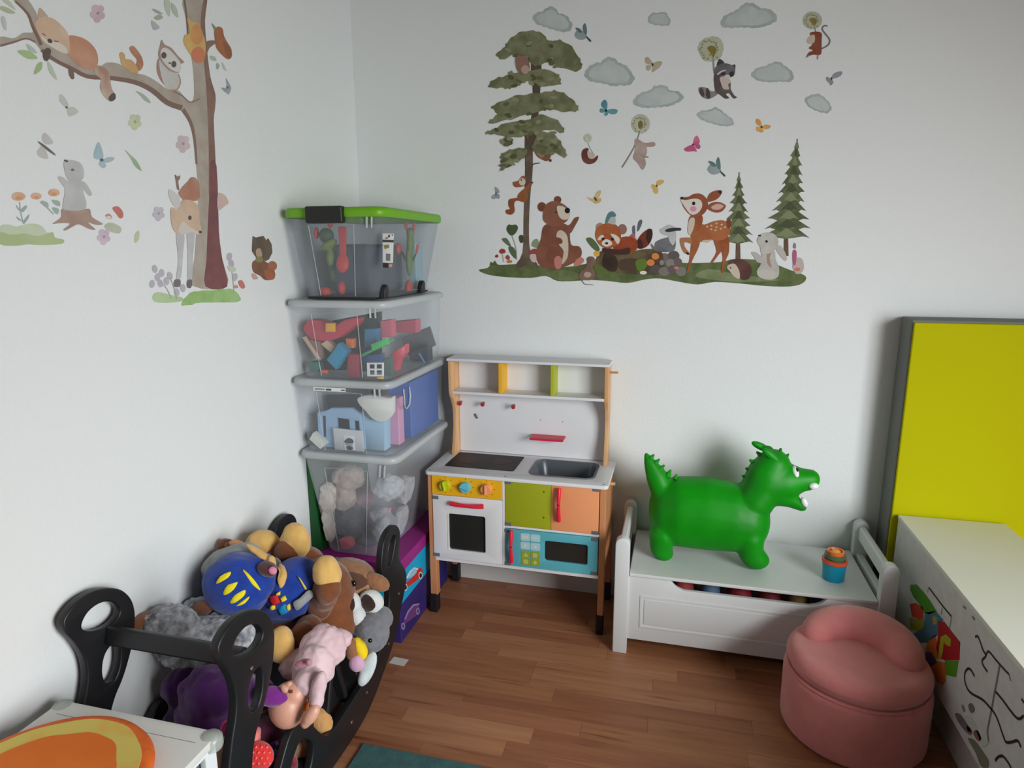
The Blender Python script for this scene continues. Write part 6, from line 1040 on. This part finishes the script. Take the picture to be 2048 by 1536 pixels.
for cx, cy, r in ((132, 340, 46), (262, 338, 34), (392, 312, 38)): FLW += [('bloom', (220, 172, 138), (212, 152, 110), 'c', ((6, 16), [(cx+r*math.cos(a), cy+r*.62*math.sin(a)) for a in [i*math.pi/4 for i in range(8)]])), ('bloom_core', (206, 136, 90), None, 'e', (cx, cy+r*.25, r*.5, r*.3))]
sl('orange_flower_sticker', 'three orange daisies sticker left of the rabbit on the stump', FLW, 2, 'B')
sl('grass_sticker', 'pale green grass bank sticker at the left edge of the photo', [('far_grass', (196, 206, 178), (186, 198, 164), 's', [(0, 560), (60, 545), (120, 560), (200, 540), (280, 545), (330, 590), (330, 660), (0, 670)]), ('grass', (172, 186, 132), (160, 176, 118), 's', [(0, 600), (80, 620), (180, 610), (280, 630), (380, 600), (400, 640), (460, 655), (462, 680), (400, 692), (280, 695), (200, 690), (120, 700), (0, 690)])], 2, 'B')
sl('mushroom_sticker', 'red and white mushrooms sticker right of the stump', [('cap', (200, 106, 92), (186, 84, 76), 's', [(820, 425), (860, 412), (895, 450), (898, 490), (875, 500), (850, 470)]), ('cap', (190, 130, 116), None, 's', [(768, 480), (795, 465), (818, 490), (800, 508)]), ('cap_underside', (222, 206, 194), None, 'e', (792, 494, 20, 12)), ('moss', (186, 190, 166), (166, 174, 146), 's', [(760, 560), (800, 530), (850, 545), (885, 570), (870, 610), (800, 595)])], 2, 'B')
DG_, DG2 = (196, 158, 128), (206, 174, 146)
sl('peeking_deer_sticker', 'standing deer sticker peeking out from behind the tree trunk', [('leg', (196, 194, 194), (184, 182, 184), 's', [(1285, 600), (1345, 610), (1335, 760), (1325, 900), (1310, 960), (1285, 950), (1300, 800)]), ('leg', (190, 188, 190), (180, 176, 178), 's', [(1365, 590), (1420, 600), (1410, 760), (1400, 960), (1370, 960), (1370, 760)]), ('hoof', (96, 90, 92), None, 's', [(1275, 950), (1315, 950), (1312, 998), (1270, 998)]), ('hoof', (90, 82, 84), None, 's', [(1366, 955), (1400, 950), (1395, 1005), (1366, 1005)]), ('antler', (126, 96, 86), None, 's', [(1275, 180), (1295, 195), (1312, 185), (1312, 210), (1300, 230), (1308, 290), (1292, 285), (1282, 220)]), ('ear', (204, 200, 198), None, 's', [(1230, 290), (1270, 305), (1310, 350), (1315, 410), (1280, 420), (1240, 360)]), ('crown', (176, 118, 92), (160, 96, 74), 'c', ((8, 24), [(1310, 310), (1350, 260), (1400, 205), (1440, 230), (1455, 330), (1420, 370), (1340, 360)])), ('far_ear', (206, 172, 160), None, 's', [(1590, 320), (1640, 330), (1668, 385), (1640, 410), (1590, 440)]), ('head', DG_, DG2, 's', [(1250, 420), (1300, 430), (1330, 370), (1400, 370), (1450, 420), (1455, 520), (1472, 600), (1440, 618), (1380, 570), (1350, 610), (1290, 610), (1255, 560), (1245, 480)]), ('jaw', (208, 196, 184), None, 's', [(1330, 520), (1380, 560), (1450, 600), (1440, 618), (1390, 600), (1350, 615), (1300, 600)]), ('eye', (60, 50, 48), None, 'e', (1384, 496, 13, 17)), ('nose', (56, 48, 48), None, 'e', (1460, 600, 12, 11))], 4, 'B')
GL_ = [('grass', (150, 190, 112), (126, 172, 84), 'c', ((7, 20), [(1330, 1130), (1370, 1070), (1420, 1040), (1550, 1030), (1680, 1020), (1745, 1070), (1740, 1105), (1600, 1112), (1450, 1115), (1390, 1130)])), ('pale_grass', (178, 202, 150), (160, 190, 128), 's', [(1115, 1070), (1150, 1040), (1250, 1060), (1330, 1080), (1330, 1105), (1220, 1118), (1130, 1110)])]
for cx, cy in ((1130, 870), (1150, 930), (1180, 900), (1170, 975), (1240, 920), (1110, 980), (1215, 960), (1290, 1040), (1335, 1010), (1675, 780), (1690, 830), (1715, 930)): GL_.append(('lavender', (178, 172, 182), None, 'e', (cx, cy, 20, 30, (cx % 40)-20)))
GL_ += [('stem', (150, 164, 146), None, 'l', (6, 6, [(1170, 960), (1220, 1020), (1250, 1090)])), ('stem', (150, 164, 146), None, 'l', (6, 6, [(1240, 930), (1270, 1010), (1290, 1090)])), ('stem', (170, 178, 150), None, 'l', (6, 6, [(1690, 850), (1700, 940), (1710, 1040)])), ('toadstool', (196, 100, 96), None, 's', [(1740, 960), (1770, 955), (1790, 1000), (1770, 1015), (1750, 995)]), ('toadstool', (200, 130, 122), None, 'e', (1722, 1000, 18, 12)), ('pale_leaf', (196, 200, 176), None, 's', [(1660, 850), (1720, 860), (1715, 890), (1680, 890)])]
sl('grass_sticker', 'bright green grass sticker with lavender at the foot of the big tree', GL_, 2, 'B')
sl('squirrel_sticker', 'dark brown squirrel sticker right of the big tree trunk', [('tail', (70, 58, 44), (86, 70, 54), 'p', [(1845, 630), (1870, 640), (1925, 628), (1945, 660), (1960, 645), (1985, 690), (1990, 750), (1965, 800), (1940, 812), (1880, 800), (1840, 740)]), ('lower_fur', (98, 58, 40), (116, 66, 42), 's', [(1845, 820), (1900, 800), (1960, 830), (2005, 880), (2000, 940), (1940, 952), (1900, 920), (1850, 890)]), ('ear', (156, 84, 50), None, 'e', (1990, 848, 34, 36)), ('rump', (160, 82, 46), (146, 70, 40), 's', [(1930, 880), (1980, 870), (2010, 900), (2000, 945), (1950, 945)]), ('face', (176, 140, 110), None, 's', [(1870, 730), (1900, 720), (1915, 770), (1890, 790), (1872, 770)]), ('scarf', (120, 116, 56), None, 'e', (1895, 800, 28, 22)), ('foot', (196, 150, 138), None, 's', [(1838, 905), (1865, 910), (1885, 940), (1850, 945)])], 3, 'B')
